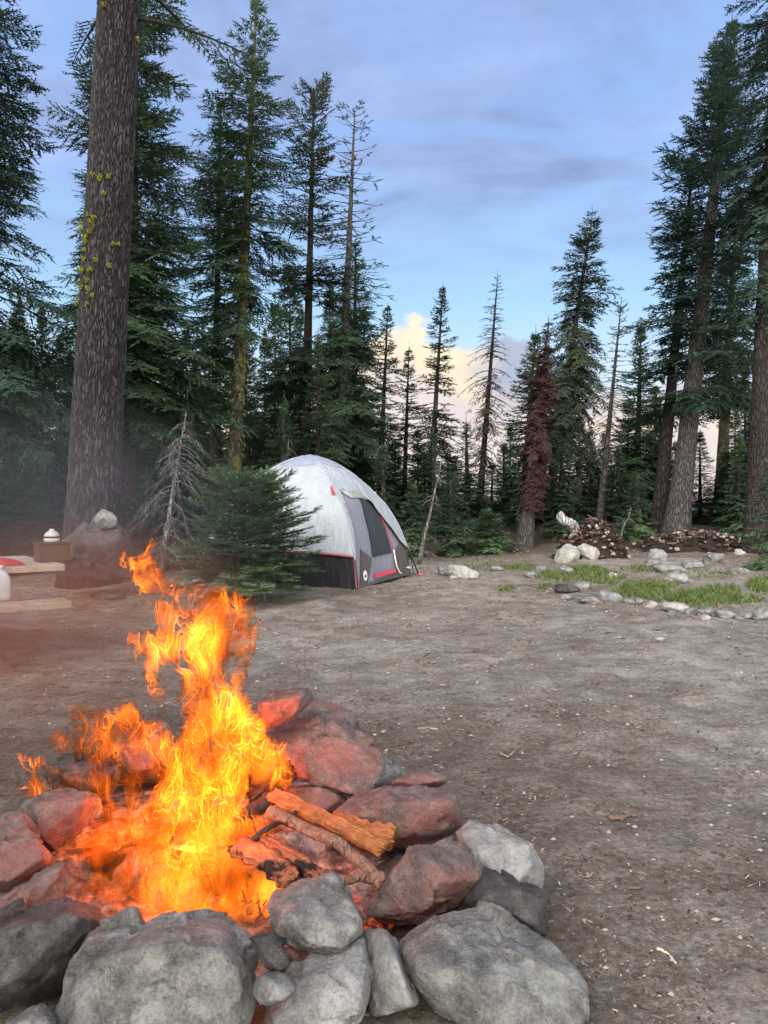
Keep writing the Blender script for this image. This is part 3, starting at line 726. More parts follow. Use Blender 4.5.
# ------------------------------------------------------------------ tent
def tent():
    A = np.array([-0.37, 10.9]); B = np.array([0.50, 13.2]); Cc = np.array([-2.95, 12.2]); D = B+Cc-A
    ctr = (B+Cc)/2
    zt = np.array([0, 0.25, 0.46, 0.8, 1.2, 1.5, 1.72, 1.88, 1.97, 2.02]); st = np.array([1.0, 0.975, 0.94, 0.86, 0.735, 0.59, 0.44, 0.28, 0.13, 0.0])
    corners = [A, B, D, Cc]
    Rm = 1.52
    def ring(w, z, grow=0.0):
        w = np.asarray(w, float) % 4; i = np.floor(w).astype(int) % 4; f = (w-np.floor(w))[..., None]
        q = np.array(corners)[i]*(1-f) + np.array(corners)[(i+1) % 4]*f - ctr
        L = np.linalg.norm(q, axis=-1)[..., None]
        k = (0.05 + 0.75*ss(0.9, 1.95, z))[..., None]
        s = np.interp(z, zt, st)[..., None]
        # pole corners stand proud, fabric between them sags in slightly
        mid = (1-np.abs(2*f-1))
        q = q*(1-k) + q/L*Rm*k
        xy = ctr + q*s*(1 - 0.035*mid*(1-k)) + q/L*grow
        return np.concatenate([xy, np.asarray(z)[..., None]], -1)
    base_z = 0.0
    zA = float(gz(*A))
    tilt = lambda Pp: Pp + np.array([0, 0, 1.0])*(zA + 0.0)
    root = empty('dome_tent', (ctr[0], ctr[1], zA), 'pale grey dome tent with black lower walls and a red-trimmed doorway facing right', 'tent')
    # fabrics
    def fabric(name, col, rough=0.55, sheen=0.3):
        t = NT(name); v = t.coord('Object')
        wr = t.noise(t.coord('Object', (1, 1, 0.35)), 7, 5, 0.6, 1.2); fine = t.noise(v, 260, 2)
        c = t.ramp(t.noise(v, 3, 4), [(0.3, tuple(x*0.92 for x in col)), (0.7, col)])
        nb = t.bump(wr, 0.8, 0.06); nb = t.bump(fine, 0.2, 0.001, nb)
        return t.done(c, rough, nb, 0.35)
    fly_m = fabric('fly_fabric', (0.36,0.405,0.44)); top_m = fabric('vent_fabric', (0.29,0.33,0.42)); blk = fabric('wall_black', (0.014,0.014,0.019), 0.6)
    lil = fabric('door_lilac', (0.24,0.24,0.29)); gry = fabric('panel_taupe', (0.10,0.094,0.09)); msh = fabric('window_mesh', (0.035,0.045,0.055), 0.8)
    brow_m = fabric('fly_brow', (0.40,0.42,0.41))
    red = plain('red_piping', (0.50,0.025,0.035), 0.5, 0.1); pnk = plain('red_flap', (0.75,0.06,0.10), 0.5, 0.1); wht = plain('white_webbing', (0.80,0.80,0.78), 0.6, 0.05); pole = plain('black_pole', (0.02,0.02,0.02), 0.35)
    def loft(zlo, ztop, ws, n, grow, wr=0.0, seed=0):
        ws = np.asarray(ws); Pp = []
        for i in range(n):
            t = i/(n-1); z = zlo + (ztop-zlo)*t
            p = ring(ws, z, grow)
            if wr:
                q = np.stack([p[:, 0]*3.0+z*1.2, p[:, 1]*3.0-z*0.8, z*0.9], -1)
                d = fbm(q, 3, seed)*wr*np.minimum(1, (2.02-z)/0.5)
                out = p[:, :2]-ctr; out /= np.linalg.norm(out, axis=1)[:, None]+1e-6
                p[:, :2] += out*d[:, None]
            Pp.append(p)
        Pp = np.array(Pp); Pp[..., 2] += zA; return Pp
    # rain fly with its edge cut into a door arch on the A-B side
    ws = np.unique(np.concatenate([np.linspace(0, 1, 90), np.linspace(1, 4, 130)]))
    def zlow(w):
        e = np.where(w > 1, 0.455 + 0.05*np.sin(np.pi*(w-np.floor(w))), 0.0)
        door = np.interp(w, [0, 0.035, 0.065, 0.09, 0.16, 0.3, 0.42, 0.55, 0.66, 0.76, 0.86, 0.93, 1.0], [0.43, 0.45, 0.75, 1.42, 1.445, 1.40, 1.41, 1.36, 1.22, 0.98, 0.72, 0.55, 0.44])
        return np.where(w <= 1, door, e)
    fly = loft(zlow(ws), 2.02, ws, 40, 0.02, 0.03, 3)
    m = MB(); m.grid(fly); o = m.build('rain_fly', fly_m, root, True)
    sol = o.modifiers.new('thickness', 'SOLIDIFY'); sol.thickness = 0.006; sol.offset = -1
    # rolled lip under the brow
    wb = np.linspace(0.075, 0.62, 40); zb = zlow(wb)
    lip = []
    for k in range(6):
        t = k/5; p = ring(wb, zb - 0.10*t*np.sin(np.pi*(wb-0.075)/0.545)**0.7, 0.018-0.05*t); p[:, 2] += zA; lip.append(p)
    m = MB(); m.grid(np.array(lip)); m.build('fly_brow', brow_m, root, True)
    # pole sleeves seams as raised ribs
    for w in (0.0, 1.0, 2.0, 3.0):
        zz = np.linspace(0.0, 2.0, 40); p = ring(np.full(40, w), zz, 0.026); p[:, 2] += zA
        m = MB(); m.tube(p[8:], 0.010, 6); m.build('seam', fly_m, root, True)
        m = MB(); m.tube(p[:10], 0.007, 6); m.build('pole', pole, root, True)
    # mesh-topped cap
    wc = np.linspace(0, 4, 90)
    cap = loft(1.83 + 0.03*np.cos(wc*np.pi*2), 2.02, wc, 14, 0.028, 0.006, 5)
    m = MB(); m.grid(cap); m.build('roof_panel', top_m, root, True)
    # black walls on three sides, the door wall on the fourth
    wl = np.linspace(1.0, 4.0, 120)
    wall = loft(np.zeros(120), 0.62, wl, 14, -0.03, 0.035, 8)
    m = MB(); m.grid(wall); m.build('lower_wall', blk, root, True)
    wd = np.linspace(0.0, 1.0, 50)
    dw = loft(np.zeros(50), 1.62, wd, 30, -0.055, 0.012, 11)
    m = MB(); m.grid(dw); m.build('door_wall', lil, root, True)
    # pieces of the doorway, laid on the leaning door wall
    gw, gzv = np.meshgrid(np.linspace(-0.02, 1.04, 220), np.linspace(0, 1.62, 260), indexing='ij')
    Pg = ring(gw.ravel(), gzv.ravel(), -0.055).reshape(*gw.shape, 3)
    gx = 384+Pg[..., 0]/Pg[..., 1]*F; gy = HZ-(Pg[..., 2]+zA-CAM)/Pg[..., 1]*F
    def inv(px, py):
        k = np.argmin((gx-px)**2+(gy-py)**2); return gw.ravel()[k], gzv.ravel()[k]
    def patch(name, quad, mat, lift, n=10, label=None):
        """quad: bottom-left, bottom-right, top-right, top-left as (column,row) read on the door wall"""
        c = [np.array(inv(*q)) for q in quad]
        u, v = np.meshgrid(np.linspace(0, 1, n), np.linspace(0, 1, n))
        wz = (c[0][None, None]*((1-u)*(1-v))[..., None]+c[1]*(u*(1-v))[..., None]+c[2]*(u*v)[..., None]+c[3]*((1-u)*v)[..., None])
        p = ring(wz[..., 0].ravel(), wz[..., 1].ravel(), -0.055+lift).reshape(n, n, 3); p[..., 2] += zA
        q = p.copy(); dr = p[..., :2]-ctr; q[..., :2] -= dr/np.linalg.norm(dr, axis=-1)[..., None]*min(lift*0.7, 0.006)
        m = MB(); m.grid(p); m.grid(q[:, ::-1])
        o = m.build(name, mat, root, True)
        if label: o['label'] = label
        return o
    def line(name, pts, r, mat, lift):
        wz = np.array([inv(*q) for q in pts]); s = np.linspace(0, 1, 24); x = np.linspace(0, 1, len(pts))
        w = np.interp(s, x, wz[:, 0]); z = np.interp(s, x, wz[:, 1])
        p = ring(w, z, -0.055+lift); p[:, 2] += zA
        m = MB(); m.tube(p, r, 6); return m.build(name, mat, root, True)
    patch('door_window', [(371.7,557),(391,553),(367.5,499),(357.2,495)], msh, 0.018, 14, 'dark mesh window of the door')
    patch('door_window', [(381.5,553),(391,552.5),(380.5,519),(367.5,500)], msh, 0.016, 14)
    patch('corner_panel', [(361,594),(367,583),(371,558),(359.6,549)], gry, 0.020, 10, 'taupe lower left panel')
    patch('threshold', [(361,594),(396,578),(394,573),(367,583)], gry, 0.023, 10)
    patch('corner_panel', [(396,579),(416.5,577),(407,550.5),(393,551.5)], gry, 0.020, 10, 'taupe lower right panel')
    patch('corner_panel', [(393,552),(407,551),(402,544),(398.6,542)], gry, 0.0215, 6)
    patch('door_flap', [(373,578),(394,572),(394,569),(373,574)], pnk, 0.034, 6, 'bright red flap at the foot of the door')
    line('door_piping', [(368,500),(374,507),(379,516),(384,526),(388,537),(391,549)], 0.007, red, 0.030)
    line('corner_piping', [(353,560),(355,569),(357,579),(359.8,588)], 0.007, red, 0.030)
    line('door_rope', [(391.5,550),(392.5,558),(394,566),(397.5,573),(399,573)], 0.012, wht, 0.04)
    patch('care_tag', [(404,570),(407.5,569.5),(407.5,566.5),(404,567)], wht, 0.034, 4)
    # white emblem: a peaked disc with a notch
    c = np.array(inv(364.3, 575.5)); a = np.linspace(0, 2*np.pi, 20, endpoint=False)
    def emb(rw, rz, seq, lift, mat, nm):
        p = ring(c[0]+np.array([q[0]*rw for q in seq]), c[1]+np.array([q[1]*rz for q in seq]), -0.055+lift); p[:, 2] += zA
        p2 = p.copy(); dr = p[:, :2]-ctr; p2[:, :2] -= dr/np.linalg.norm(dr, axis=1)[:, None]*0.003
        k = len(p); m = MB()
        V = np.vstack([p, p2, p.mean(0)])
        m.add(V, [(i, (i+1) % k, k+(i+1) % k, k+i) for i in range(k)], [(2*k, i, (i+1) % k) for i in range(k)])
        return m.build(nm, mat, root)
    emb(0.034, 0.078, [(math.cos(x), math.sin(x)*(1.0 if math.sin(x) > 0 else 0.95)) for x in a], 0.030, wht, 'emblem')
    emb(0.026, 0.05, [(-0.9,-0.55),(-0.2,0.35),(0.05,0.0),(0.4,0.55),(0.9,-0.5),(0.3,-0.25),(0.0,-0.45)], 0.0345, gry, 'emblem_peak')
    # red edging along the bottom hem of the fly, red pull tab, straps at the far corner
    wh = np.linspace(3.02, 3.995, 60); ph = ring(wh, zlow(wh)-0.004, 0.022); ph[:, 2] += zA
    m = MB(); m.tube(ph, 0.009, 6); m.build('hem', red, root, True)
    for w in (0.0, 3.0):
        zz = np.linspace(0.02, 0.5, 12); p = ring(np.full(12, w), zz, 0.012); p[:, 2] += zA
        m = MB(); m.tube(p, 0.007, 6); m.build('corner_piping', red, root, True)
    tb = ring(np.array([3.93, 3.965, 3.95]), np.array([1.36, 1.36, 1.50]), 0.06); tb[:, 2] += zA
    tb2 = tb.copy(); tb2[:, :2] += np.array([0.01, -0.02])
    m = MB(); m.add(np.vstack([tb, tb2]), [(0,1,4,3),(1,2,5,4),(2,0,3,5)], [(0,2,1),(3,4,5)]); m.build('pull_tab', red, root)
    for (w, z0, g0) in ((1.0, 0.5, 0.03), (0.985, 0.5, 0.03)):
        p0 = ring(np.array([w]), np.array([z0]), g0)[0]; p1 = ring(np.array([w]), np.array([0.0]), 0.12)[0]
        p0[2] += zA; p1[2] = float(gz(p1[0], p1[1]))+0.02
        m = MB(); m.tube([p0, (p0+p1)/2+np.array([0,0,0.01]), p1], 0.007, 5); m.build('strap', pole, root)
    p1 = ring(np.array([1.0]), np.array([0.0]), 0.14)[0]; p1[2] = float(gz(p1[0], p1[1]))+0.03
    m = MB(); m.box(p1, (0.04,0,0), (0,0.02,0), (0,0,0.015)); m.build('stake_loop', pnk, root)
tent()

# ------------------------------------------------------------------ picnic table and what stands on it
def table():
    e = np.array([-0.60, 0.80, 0]); l = np.array([-0.80, -0.60, 0])   # across, along (towards the left of the photo)
    T0 = P(65, 564, 6.3); zt = T0[2]
    grd = float(gz(T0[0], T0[1]))
    root = empty('picnic_table', (T0[0]-0.9, T0[1], grd), 'weathered wooden picnic table cut by the left edge of the photo', 'table')
    t = NT('weathered_board'); v = t.coord('Object', (1, 1, 1))
    gr = t.noise(t.coord('Object', (1.2, 1.2, 6)), 9, 8, 0.7, 0.6)
    c = t.ramp(gr, [(0.3, (0.20,0.155,0.12)), (0.5, (0.36,0.30,0.245)), (0.72, (0.52,0.46,0.39))])
    bm_ = t.done(c, 0.85, t.bump(gr, 0.4, 0.01), 0.2)
    L = 1.9
    up = np.array([0, 0, 1.0])
    def board(name, start, width, thick, ln=L, ragged=0.0):
        c = start + l*(ln/2+ragged) + e*(width/2) - up*(thick/2)
        m = MB(); m.box(c, l*ln/2, e*width/2, up*thick/2); o = m.build(name, bm_, root)
        b = o.modifiers.new('edge', 'BEVEL'); b.width = 0.006; b.segments = 2
        return o
    w = 0.30
    for k in range(4): board('tabletop_board', T0 + e*k*(w+0.012), w, 0.055, ragged=(0.0, 0.03, 0.015, 0.04)[k])
    
    N0 = P(72, 601, 6.0)
    board('seat_board', N0, 0.26, 0.055)
    Fb = T0 + e*(4*w+0.036+0.12); Fb[2] = N0[2]+0.02
    board('seat_board', Fb, 0.26, 0.055, ragged=0.25)
    # A-shaped leg frames
    leg_m = plain('leg_timber', (0.16,0.12,0.095), 0.85)
    for s in (0.85, 1.75):
        cs = T0 + l*s
        for sg, b0 in ((0, 0.10), (1, 0.62)):
            top = cs + e*(0.20 if sg == 0 else 0.54) - up*0.06
            bot = cs + e*(-0.28 if sg == 0 else 1.02); bot[2] = grd
            d = (top-bot)/2; ax = np.cross(d, l); ax /= np.linalg.norm(ax)
            m = MB(); m.box((top+bot)/2, l*0.03, ax*0.045, d); m.build('leg', leg_m, root)
        a = cs + e*(-0.36); b = cs + e*1.10; a[2] = b[2] = N0[2]-0.075
        m = MB(); m.box((a+b)/2 + l*0.065, l*0.03, (b-a)/2, up*0.045); m.build('cross_beam', leg_m, root)
    # things standing on it
    c = T0 + e*0.34 + l*0.02; bx = plain('brown_cardboard', (0.06,0.042,0.034), 0.85)
    r = empty('storage_box', (c[0], c[1], zt), 'small dark brown box standing on the end of the picnic table', 'box')
    m = MB(); m.box(c+up*0.076, l*0.125, e*0.10, up*0.075); o = m.build('box_body', bx, r); b = o.modifiers.new('edge', 'BEVEL'); b.width = 0.008
    m = MB(); m.box(c+up*0.158, l*0.130, e*0.105, up*0.007); o = m.build('box_lid', bx, r)
    cc = c+up*0.165+l*0.0
    r = empty('camp_lantern', tuple(cc), 'small white rounded lantern with a dark band on top of the brown box', 'lantern')
    def lathe(prof, cen, n=24):
        th = np.linspace(0, 2*np.pi, n+1); m = MB()
        m.grid(np.array([[cen + np.array([rr*math.cos(a), rr*math.sin(a), z]) for a in th] for rr, z in prof])); return m
    wm = plain('white_plastic', (0.38,0.38,0.37), 0.4, 0.05)
    lathe([(0,0),(0.058,0),(0.064,0.012),(0.064,0.034),(0.0,0.034)], cc).build('lantern_base', wm, r, True)
    lathe([(0,0.034),(0.057,0.0345),(0.057,0.047),(0,0.047)], cc).build('lantern_band', plain('dark_band', (0.03,0.03,0.03), 0.4), r, True)
    lathe([(0,0.047),(0.064,0.0475),(0.062,0.06),(0.048,0.082),(0.03,0.094),(0.022,0.097),(0.02,0.112),(0,0.113)], cc).build('lantern_top', wm, r, True)
    # red cloth heap
    c = T0 + l*0.52 + e*0.16
    u, v = np.meshgrid(np.linspace(-1, 1, 40), np.linspace(-1, 1, 30), indexing='ij')
    rr = np.clip(1-(u**2+v**2), 0, 1)
    h = 0.05*rr**0.6*(1+0.7*fbm(np.stack([u*3, v*3, 0*u], -1), 4, 3)) + 0.004
    kk = 1+0.15*fbm(np.stack([u, v, 0*u+4], -1), 2, 9)
    Pp = c + (u*kk)[..., None]*l*0.24 + (v*kk)[..., None]*e*0.13 + h[..., None]*up
    m = MB(); m.grid(Pp); o = m.build('red_cloth', plain('red_cloth', (0.34,0.045,0.05), 0.85, 0.25), smooth=True, origin=tuple(c))
    tag(o, 'crumpled red cloth lying on the picnic table', 'cloth')
    # water jug on the near seat
    c = N0 + e*0.10 + l*0.66; c = P(0, 606, 6.0); c[2] = N0[2]+0.001
    r = empty('water_jug', tuple(c), 'translucent white plastic water jug standing on the near bench', 'jug')
    jm = plain('milky_plastic', (0.42,0.44,0.44), 0.35, 0.06, 8)
    prof = [(0,0),(0.066,0.001),(0.074,0.012),(0.076,0.05),(0.074,0.10),(0.076,0.14),(0.068,0.185),(0.045,0.222),(0.026,0.24),(0.022,0.246),(0.022,0.262),(0,0.262)]
    th = np.linspace(0, 2*np.pi, 33)
    sq = (np.abs(np.cos(th))**5+np.abs(np.sin(th))**5)**(-1/5)
    g = np.array([[c + np.array([rr*s*math.cos(a+0.6), rr*s*math.sin(a+0.6), z]) for a, s in zip(th, sq if rr > 0.03 else np.ones(33))] for rr, z in prof])
    m = MB(); m.grid(g); m.build('jug_body', jm, r, True)
    m = MB(); m.tube([c+np.array([-0.02,-0.02,0.235]), c+np.array([-0.075,-0.045,0.225]), c+np.array([-0.09,-0.052,0.17]), c+np.array([-0.065,-0.04,0.12])], 0.012, 8); m.build('handle', jm, r, True)
    lathe([(0,0.255),(0.025,0.2555),(0.025,0.275),(0,0.276)], c).build('cap', plain('cap_blue', (0.55,0.6,0.66), 0.4, 0.05), r, True)
table()

# ------------------------------------------------------------------ boulders, edge stones, debris piles
traced_rock('boulder', 'large earth-grey boulder at the foot of the thick trunk behind the picnic table',
    [(56,575),(60,545),(72,535),(84,528),(96,521),(118,523),(128,532),(133,550),(134,578)], 10.4, M['rock_dark'], tilt=0.2, thick=0.9, seed=44, amp=0.10, cat='boulder')
traced_rock('boulder', 'round grey rock sitting on top of the large boulder behind the picnic table',
    [(93,520),(97,513),(104,510),(112,512),(118,518),(117,526),(106,529),(97,525)], 10.2, M['rock_grey'], tilt=0.2, thick=0.3, seed=42, amp=0.05, cat='boulder', sub=4)
SG = 'stones edging the clearing'
def edge_stone(px, py, wpx, hpx, label, mat='stone_border', seed=0, depth=0.8, name='edge_stone', group=SG):
    g = G(px, py); s = g[1]/F
    return loose_rock(name, label, g, (wpx*s*1.12, wpx*s*depth, hpx*s*1.35), M[mat], seed, group, 'stone', 4 if wpx > 14 else 3, yaw=0.0)
ES = [ # column, row of its foot, width, height in pixels, what singles it out
 (463,578,30,13,'widest pale boulder lying alone at the edge of the clearing right of the tent','stone_white'),
 (445,575,14,9,'small brown stone touching the left end of the lone pale boulder','rock_grey'),
 (567,592,22,8,'dark flat stone under the grass, left of the edging row','rock_dark'),
 (582,589,18,8,'tan stone beside the dark flat stone at the left end of the edging row','stone_border'),
 (565,600,14,6,'low grey stone below the dark flat stone','stone_border'),
 (590,602,26,7,'long flat grey slab in the edging row','rock_grey'),
 (608,602,22,12,'upright grey stone in the middle of the edging row','stone_border'),
 (628,604,13,6,'small blue-grey stone right of the upright grey stone','rock_grey'),
 (639,603,9,5,'smallest stone right of the blue-grey one','stone_border'),
 (652,607,10,6,'small round tan stone in the edging row','stone_white'),
 (664,605,10,5,'low round stone behind the white edging stone','rock_grey'),
 (676,611,24,9,'broad white stone in the edging row','stone_white'),
 (690,614,12,6,'flat grey stone right of the broad white one','stone_border'),
 (704,615,20,7,'grey stone with flat top near the right of the edging row','rock_grey'),
 (706,620,9,6,'small white stone standing in front of the edging row','stone_white'),
 (719,609,6,6,'small reddish stone standing upright behind the edging row','rock_red'),
 (725,617,19,7,'pale blue-grey stone near the right end of the edging row','stone_border'),
 (743,618,19,5,'thin flat stone between the last two large edging stones','rock_grey'),
 (762,619,18,12,'tall pale stone at the right border of the photo','stone_border'),
 (676,582,24,9,'slanted pale slab lying in the grass behind the edging row','rock_pale'),
 (735,574,22,7,'low blue-grey stone on the bare slope at right','rock_grey'),
 (668,571,28,7,'long whitish slab lying below the right debris mound','rock_pale'),
 (692,568,18,8,'pale stone right of the long whitish slab','stone_border'),
 (659,560,15,11,'pointed grey stone at the left foot of the right debris mound','rock_pale'),
 (712,563,18,12,'dark grey block at the foot of the right debris mound','rock_grey'),
 (652,566,18,7,'grey-blue stone left of the long whitish slab','rock_grey'),
 (566,574,16,8,'pale stone at the front of the left debris heap','stone_border'),
 (540,572,12,6,'small grey stone left of the debris heap','rock_grey'),
 (531,577,11,5,'low pale stone in the thin grass left of the debris heap','stone_border'),
 (740,555,11,6,'small white stone on the slope right of the debris mound','stone_white'),
 (612,577,10,5,'small pale stone between the two grass patches','stone_white'),
 (497,571,12,5,'low stone right of the lone pale boulder','stone_border'),
 (184,588,36,13,'flat grey rock on the dirt left of the small fir','rock_grey'),
 (172,556,20,9,'grey rock partly hidden behind the flame tip','rock_grey'),
 (268,578,24,10,'dull grey rock against the base of the small fir','rock_grey'),
 (346,584,30,4,'low dusty stone line beside the tent wall','rock_dark'),
 (110,600,26,7,'low brown stone half buried in the dirt right of the picnic table','rock_dark'),
 (660,640,9,3,'tiny pale pebble on the open dirt','stone_white'),
]
for k, (px, py, w, h, lab, mt) in enumerate(ES[:-2] if False else ES):
    if lab.startswith('low dusty'): continue
    edge_stone(px, py, w, h, lab, mt, 300+k)

def debris(name, label, cx, cy, wpx, hpx, d, seed, nstick, nrock, browns):
    """a heap: a low mound with sticks, bark and stones heaped on it"""
    rng = np.random.default_rng(seed); s = d/F
    c = P(cx, cy, d); c[2] = float(gz(c[0], c[1]))
    a, h = wpx*s/2, hpx*s
    def top(u, v): return h*np.clip(1-(u**2+v**2), 0, 1)**0.75*(0.8+0.35*fbm(np.stack([u*2.2, v*2.2, 0*u+seed], -1), 3, seed))
    u, v = np.meshgrid(np.linspace(-1.05, 1.05, 60), np.linspace(-1.05, 1.05, 60), indexing='ij')
    Z = top(u, v) + 0.05*fbm(np.stack([u*9, v*9, 0*u], -1), 3, seed)*(u**2+v**2 < 1) - 0.03
    m = MB(); m.grid(np.stack([c[0]+u*a, c[1]+v*a*0.8, c[2]+Z], -1))
    t = NT('heap_mix'); at = t.attr('tint')
    t.done(t.ramp(at, browns), 0.9, None, 0.2)
    tint = [0.12+0.1*rng.random(m.n)]
    for k in range(nstick):
        uu, vv = rng.normal(size=2)*0.42
        if uu*uu+vv*vv > 1: continue
        z = float(top(np.array(uu), np.array(vv)))
        L = 0.06+0.22*rng.random(); th = rng.random()*6.28; ti = rng.normal()*0.3
        dr = np.array([math.cos(th)*math.cos(ti), math.sin(th)*math.cos(ti), math.sin(ti)])
        p = np.array([c[0]+uu*a, c[1]+vv*a*0.8, c[2]+z+0.04*rng.random()])
        n0 = m.n; m.tube([p-dr*L/2, p+dr*0.05*rng.random(), p+dr*L/2], [0.012+0.02*rng.random(), 0.02, 0.008], 5)
        tint.append(np.full(m.n-n0, 0.62*rng.random()**1.3))
    Vd, Td = ICO[2]
    for k in range(nrock):
        uu, vv = rng.normal(size=2)*0.5
        if uu*uu+vv*vv > 1.1: continue
        z = float(top(np.array(uu), np.array(vv)))
        r = 0.025+0.05*rng.random()**2
        q = Vd*r*(1+0.5*vnoise(Vd*1.6+k*7, seed))[:, None]*np.array([1, 1, 0.7])
        n0 = m.n; m.add(q+np.array([c[0]+uu*a, c[1]+vv*a*0.8, c[2]+z+0.02]), T=Td)
        tint.append(np.full(m.n-n0, 0.12+0.8*rng.random()**1.3))
    o = m.build(name, t.m, origin=tuple(c), attrs={'tint': np.concatenate(tint)})
    tag(o, label, 'debris heap', kind='thing'); return c, a, h
BR = [(0.0, (0.012,0.009,0.008)), (0.25, (0.035,0.024,0.019)), (0.45, (0.085,0.045,0.033)), (0.6, (0.15,0.12,0.10)), (1.0, (0.50,0.48,0.44))]
debris('debris_heap', 'heap of bark, sticks and small stones with a pale log on top', 592, 565, 72, 38, 15.6, 5, 380, 380, BR)
debris('debris_heap', 'low wide mound of brown bark and white stones before the twin trunks', 692, 557, 116, 17, 18.2, 9, 220, 460, BR)
traced_rock('boulder', 'left of two white boulders in the front of the debris heap', [(554,560),(557,550),(566,544),(576,546),(580,554),(578,564),(566,567),(556,566)], 14.9, M['stone_white'], tilt=0.3, thick=0.5, seed=51, cat='boulder', sub=4)
traced_rock('boulder', 'right of two white boulders in the front of the debris heap, partly under bark', [(577,547),(584,543),(597,548),(599,555),(595,563),(588,560),(580,554)], 15.0, M['stone_white'], tilt=0.3, thick=0.4, seed=52, cat='boulder', sub=4)
mb = stick([P(559,516,15.3), P(569,523,15.4), P(580,535,15.6)], 0.085, 0.10, 61, 12, 0.3)
o = mb.build('pale_log', bark_mat('bleached_log', (0.30,0.29,0.28), (0.58,0.57,0.55)), smooth=True, origin=tuple(P(569,523,15.4))); tag(o, 'short bleached log poking up out of the debris heap', 'log')
# sticks on the dirt
def ground_stick(pts, r, label, col):
    p = np.array([G(*q) for q in pts]); p[:, 2] += r*0.9
    o = stick(p, r, r*0.6, int(pts[0][0]), 8, 0.2).build('fallen_stick', plain('stick_wood', col, 0.9, 0.3), smooth=True, origin=tuple(p[0])); tag(o, label, 'stick', 'sticks lying on the dirt')
ground_stick([(608,819),(620,820),(634,815)], 0.008, 'curved brown stick on the dirt right of the ring of rocks', (0.16,0.10,0.075))
ground_stick([(657,950),(668,955),(676,965)], 0.005, 'bent pale twig on the dirt at the lower right', (0.50,0.42,0.32))
ground_stick([(418,730),(428,729),(438,730)], 0.006, 'thin pale stick on the dirt above the pinkish slab', (0.36,0.28,0.20))
ground_stick([(500,754),(508,758),(514,752)], 0.005, 'short tan stick on the open dirt in the middle', (0.30,0.22,0.16))

# ------------------------------------------------------------------ grass patches
def grass():
    rng = np.random.default_rng(12); Vs = []; tint = []
    patches = [(690,598,48,6,1100),(640,592,30,6,700),(718,592,22,5,450),(650,586,30,5,420),(600,578,26,7,560),(556,577,22,5,420),(583,571,26,5,520),(762,586,16,7,520),(745,600,18,4,180),(545,588,14,3,60),(760,566,14,4,200),(508,590,10,3,60),(520,568,20,3,240),(640,570,20,3,160),(700,575,40,5,160),(480,567,30,3,160),(700,604,40,5,320),(246,568,26,4,260),(170,565,22,5,300),(120,570,20,4,60)]
    for (cx, cy, rx, ry, n) in patches:
        rr = np.sqrt(rng.random(n)); a = rng.random(n)*6.28
        px, py = cx+rx*rr*np.cos(a), np.maximum(cy+ry*rr*np.sin(a), 545)
        d = CAM*F/(py-HZ)
        for _ in range(5): d = 0.5*d + 0.5*(CAM-gz((px-384)/F*d, d))*F/(py-HZ)
        x = (px-384)/F*d; z = gz(x, d)
        for i in range(n):
            g = np.array([x[i], d[i], z[i]]); hgt = (0.05+0.10*rng.random())*(1.2-0.5*rr[i])
            th = rng.random()*6.28; w = 0.006+0.006*rng.random()
            sd = np.array([math.cos(th), math.sin(th), 0])*w
            ln = np.array([rng.normal()*0.4, rng.normal()*0.4, 1.0])*hgt
            b = g+np.array([0, 0, -0.01])
            Vs += [b-sd, b+sd, b+ln*0.55+sd*0.7, b+ln*0.55-sd*0.7, b+ln+np.array([ln[0], ln[1], -0.1*hgt])*0.7]
            tint += [rng.random()]*5
    n = len(Vs)//5; k = np.arange(n)[:, None]*5
    t = foliage_mat('grass_blades', (0.055,0.085,0.025), (0.20,0.26,0.075))
    o = mesh_np('grass', np.array(Vs), [k+np.array([[0,1,2,3]]), k+np.array([[3,2,4]])], t, attrs={'tint': tint})
    tag(o, 'short green grass growing in patches at the edge of the clearing', 'grass', kind='stuff')
grass()
# ------------------------------------------------------------------ conifers
FOL = {
 'fir': foliage_mat('needles_fir', (0.024,0.050,0.028), (0.095,0.165,0.080)),
 'blue': foliage_mat('needles_blue', (0.018,0.041,0.030), (0.064,0.119,0.081)),
 'hemlock': foliage_mat('needles_hemlock', (0.021,0.035,0.020), (0.084,0.116,0.061)),
 'young': foliage_mat('needles_young', (0.042,0.082,0.044), (0.155,0.250,0.120)),
 'brown': foliage_mat('needles_dead', (0.030,0.014,0.012), (0.085,0.040,0.034)),
 'rusty': foliage_mat('needles_rusty', (0.035,0.024,0.018), (0.10,0.066,0.048)),
 'lichen': foliage_mat('beard_lichen', (0.07,0.08,0.02), (0.24,0.26,0.07)),
 'wolf': foliage_mat('wolf_lichen', (0.20,0.22,0.02), (0.50,0.52,0.07)),
}
BARK = {
 'big': bark_mat('bark_thick', (0.018,0.014,0.014), (0.125,0.105,0.105), 1.15),
 'dark': bark_mat('bark_dark', (0.014,0.011,0.010), (0.055,0.046,0.042), 1.4),
 'grey': bark_mat('bark_grey', (0.03,0.027,0.027), (0.12,0.11,0.108), 1.4),
 'lichen': bark_mat('bark_lichen', (0.03,0.026,0.022), (0.10,0.09,0.075), 1.4, (0.22,0.22,0.075), 0.65),
 'dead': bark_mat('bark_bleached', (0.08,0.077,0.075), (0.24,0.235,0.23), 1.6),
 'limb': bark_mat('bark_limb', (0.03,0.025,0.022), (0.11,0.09,0.075), 2.0),
}

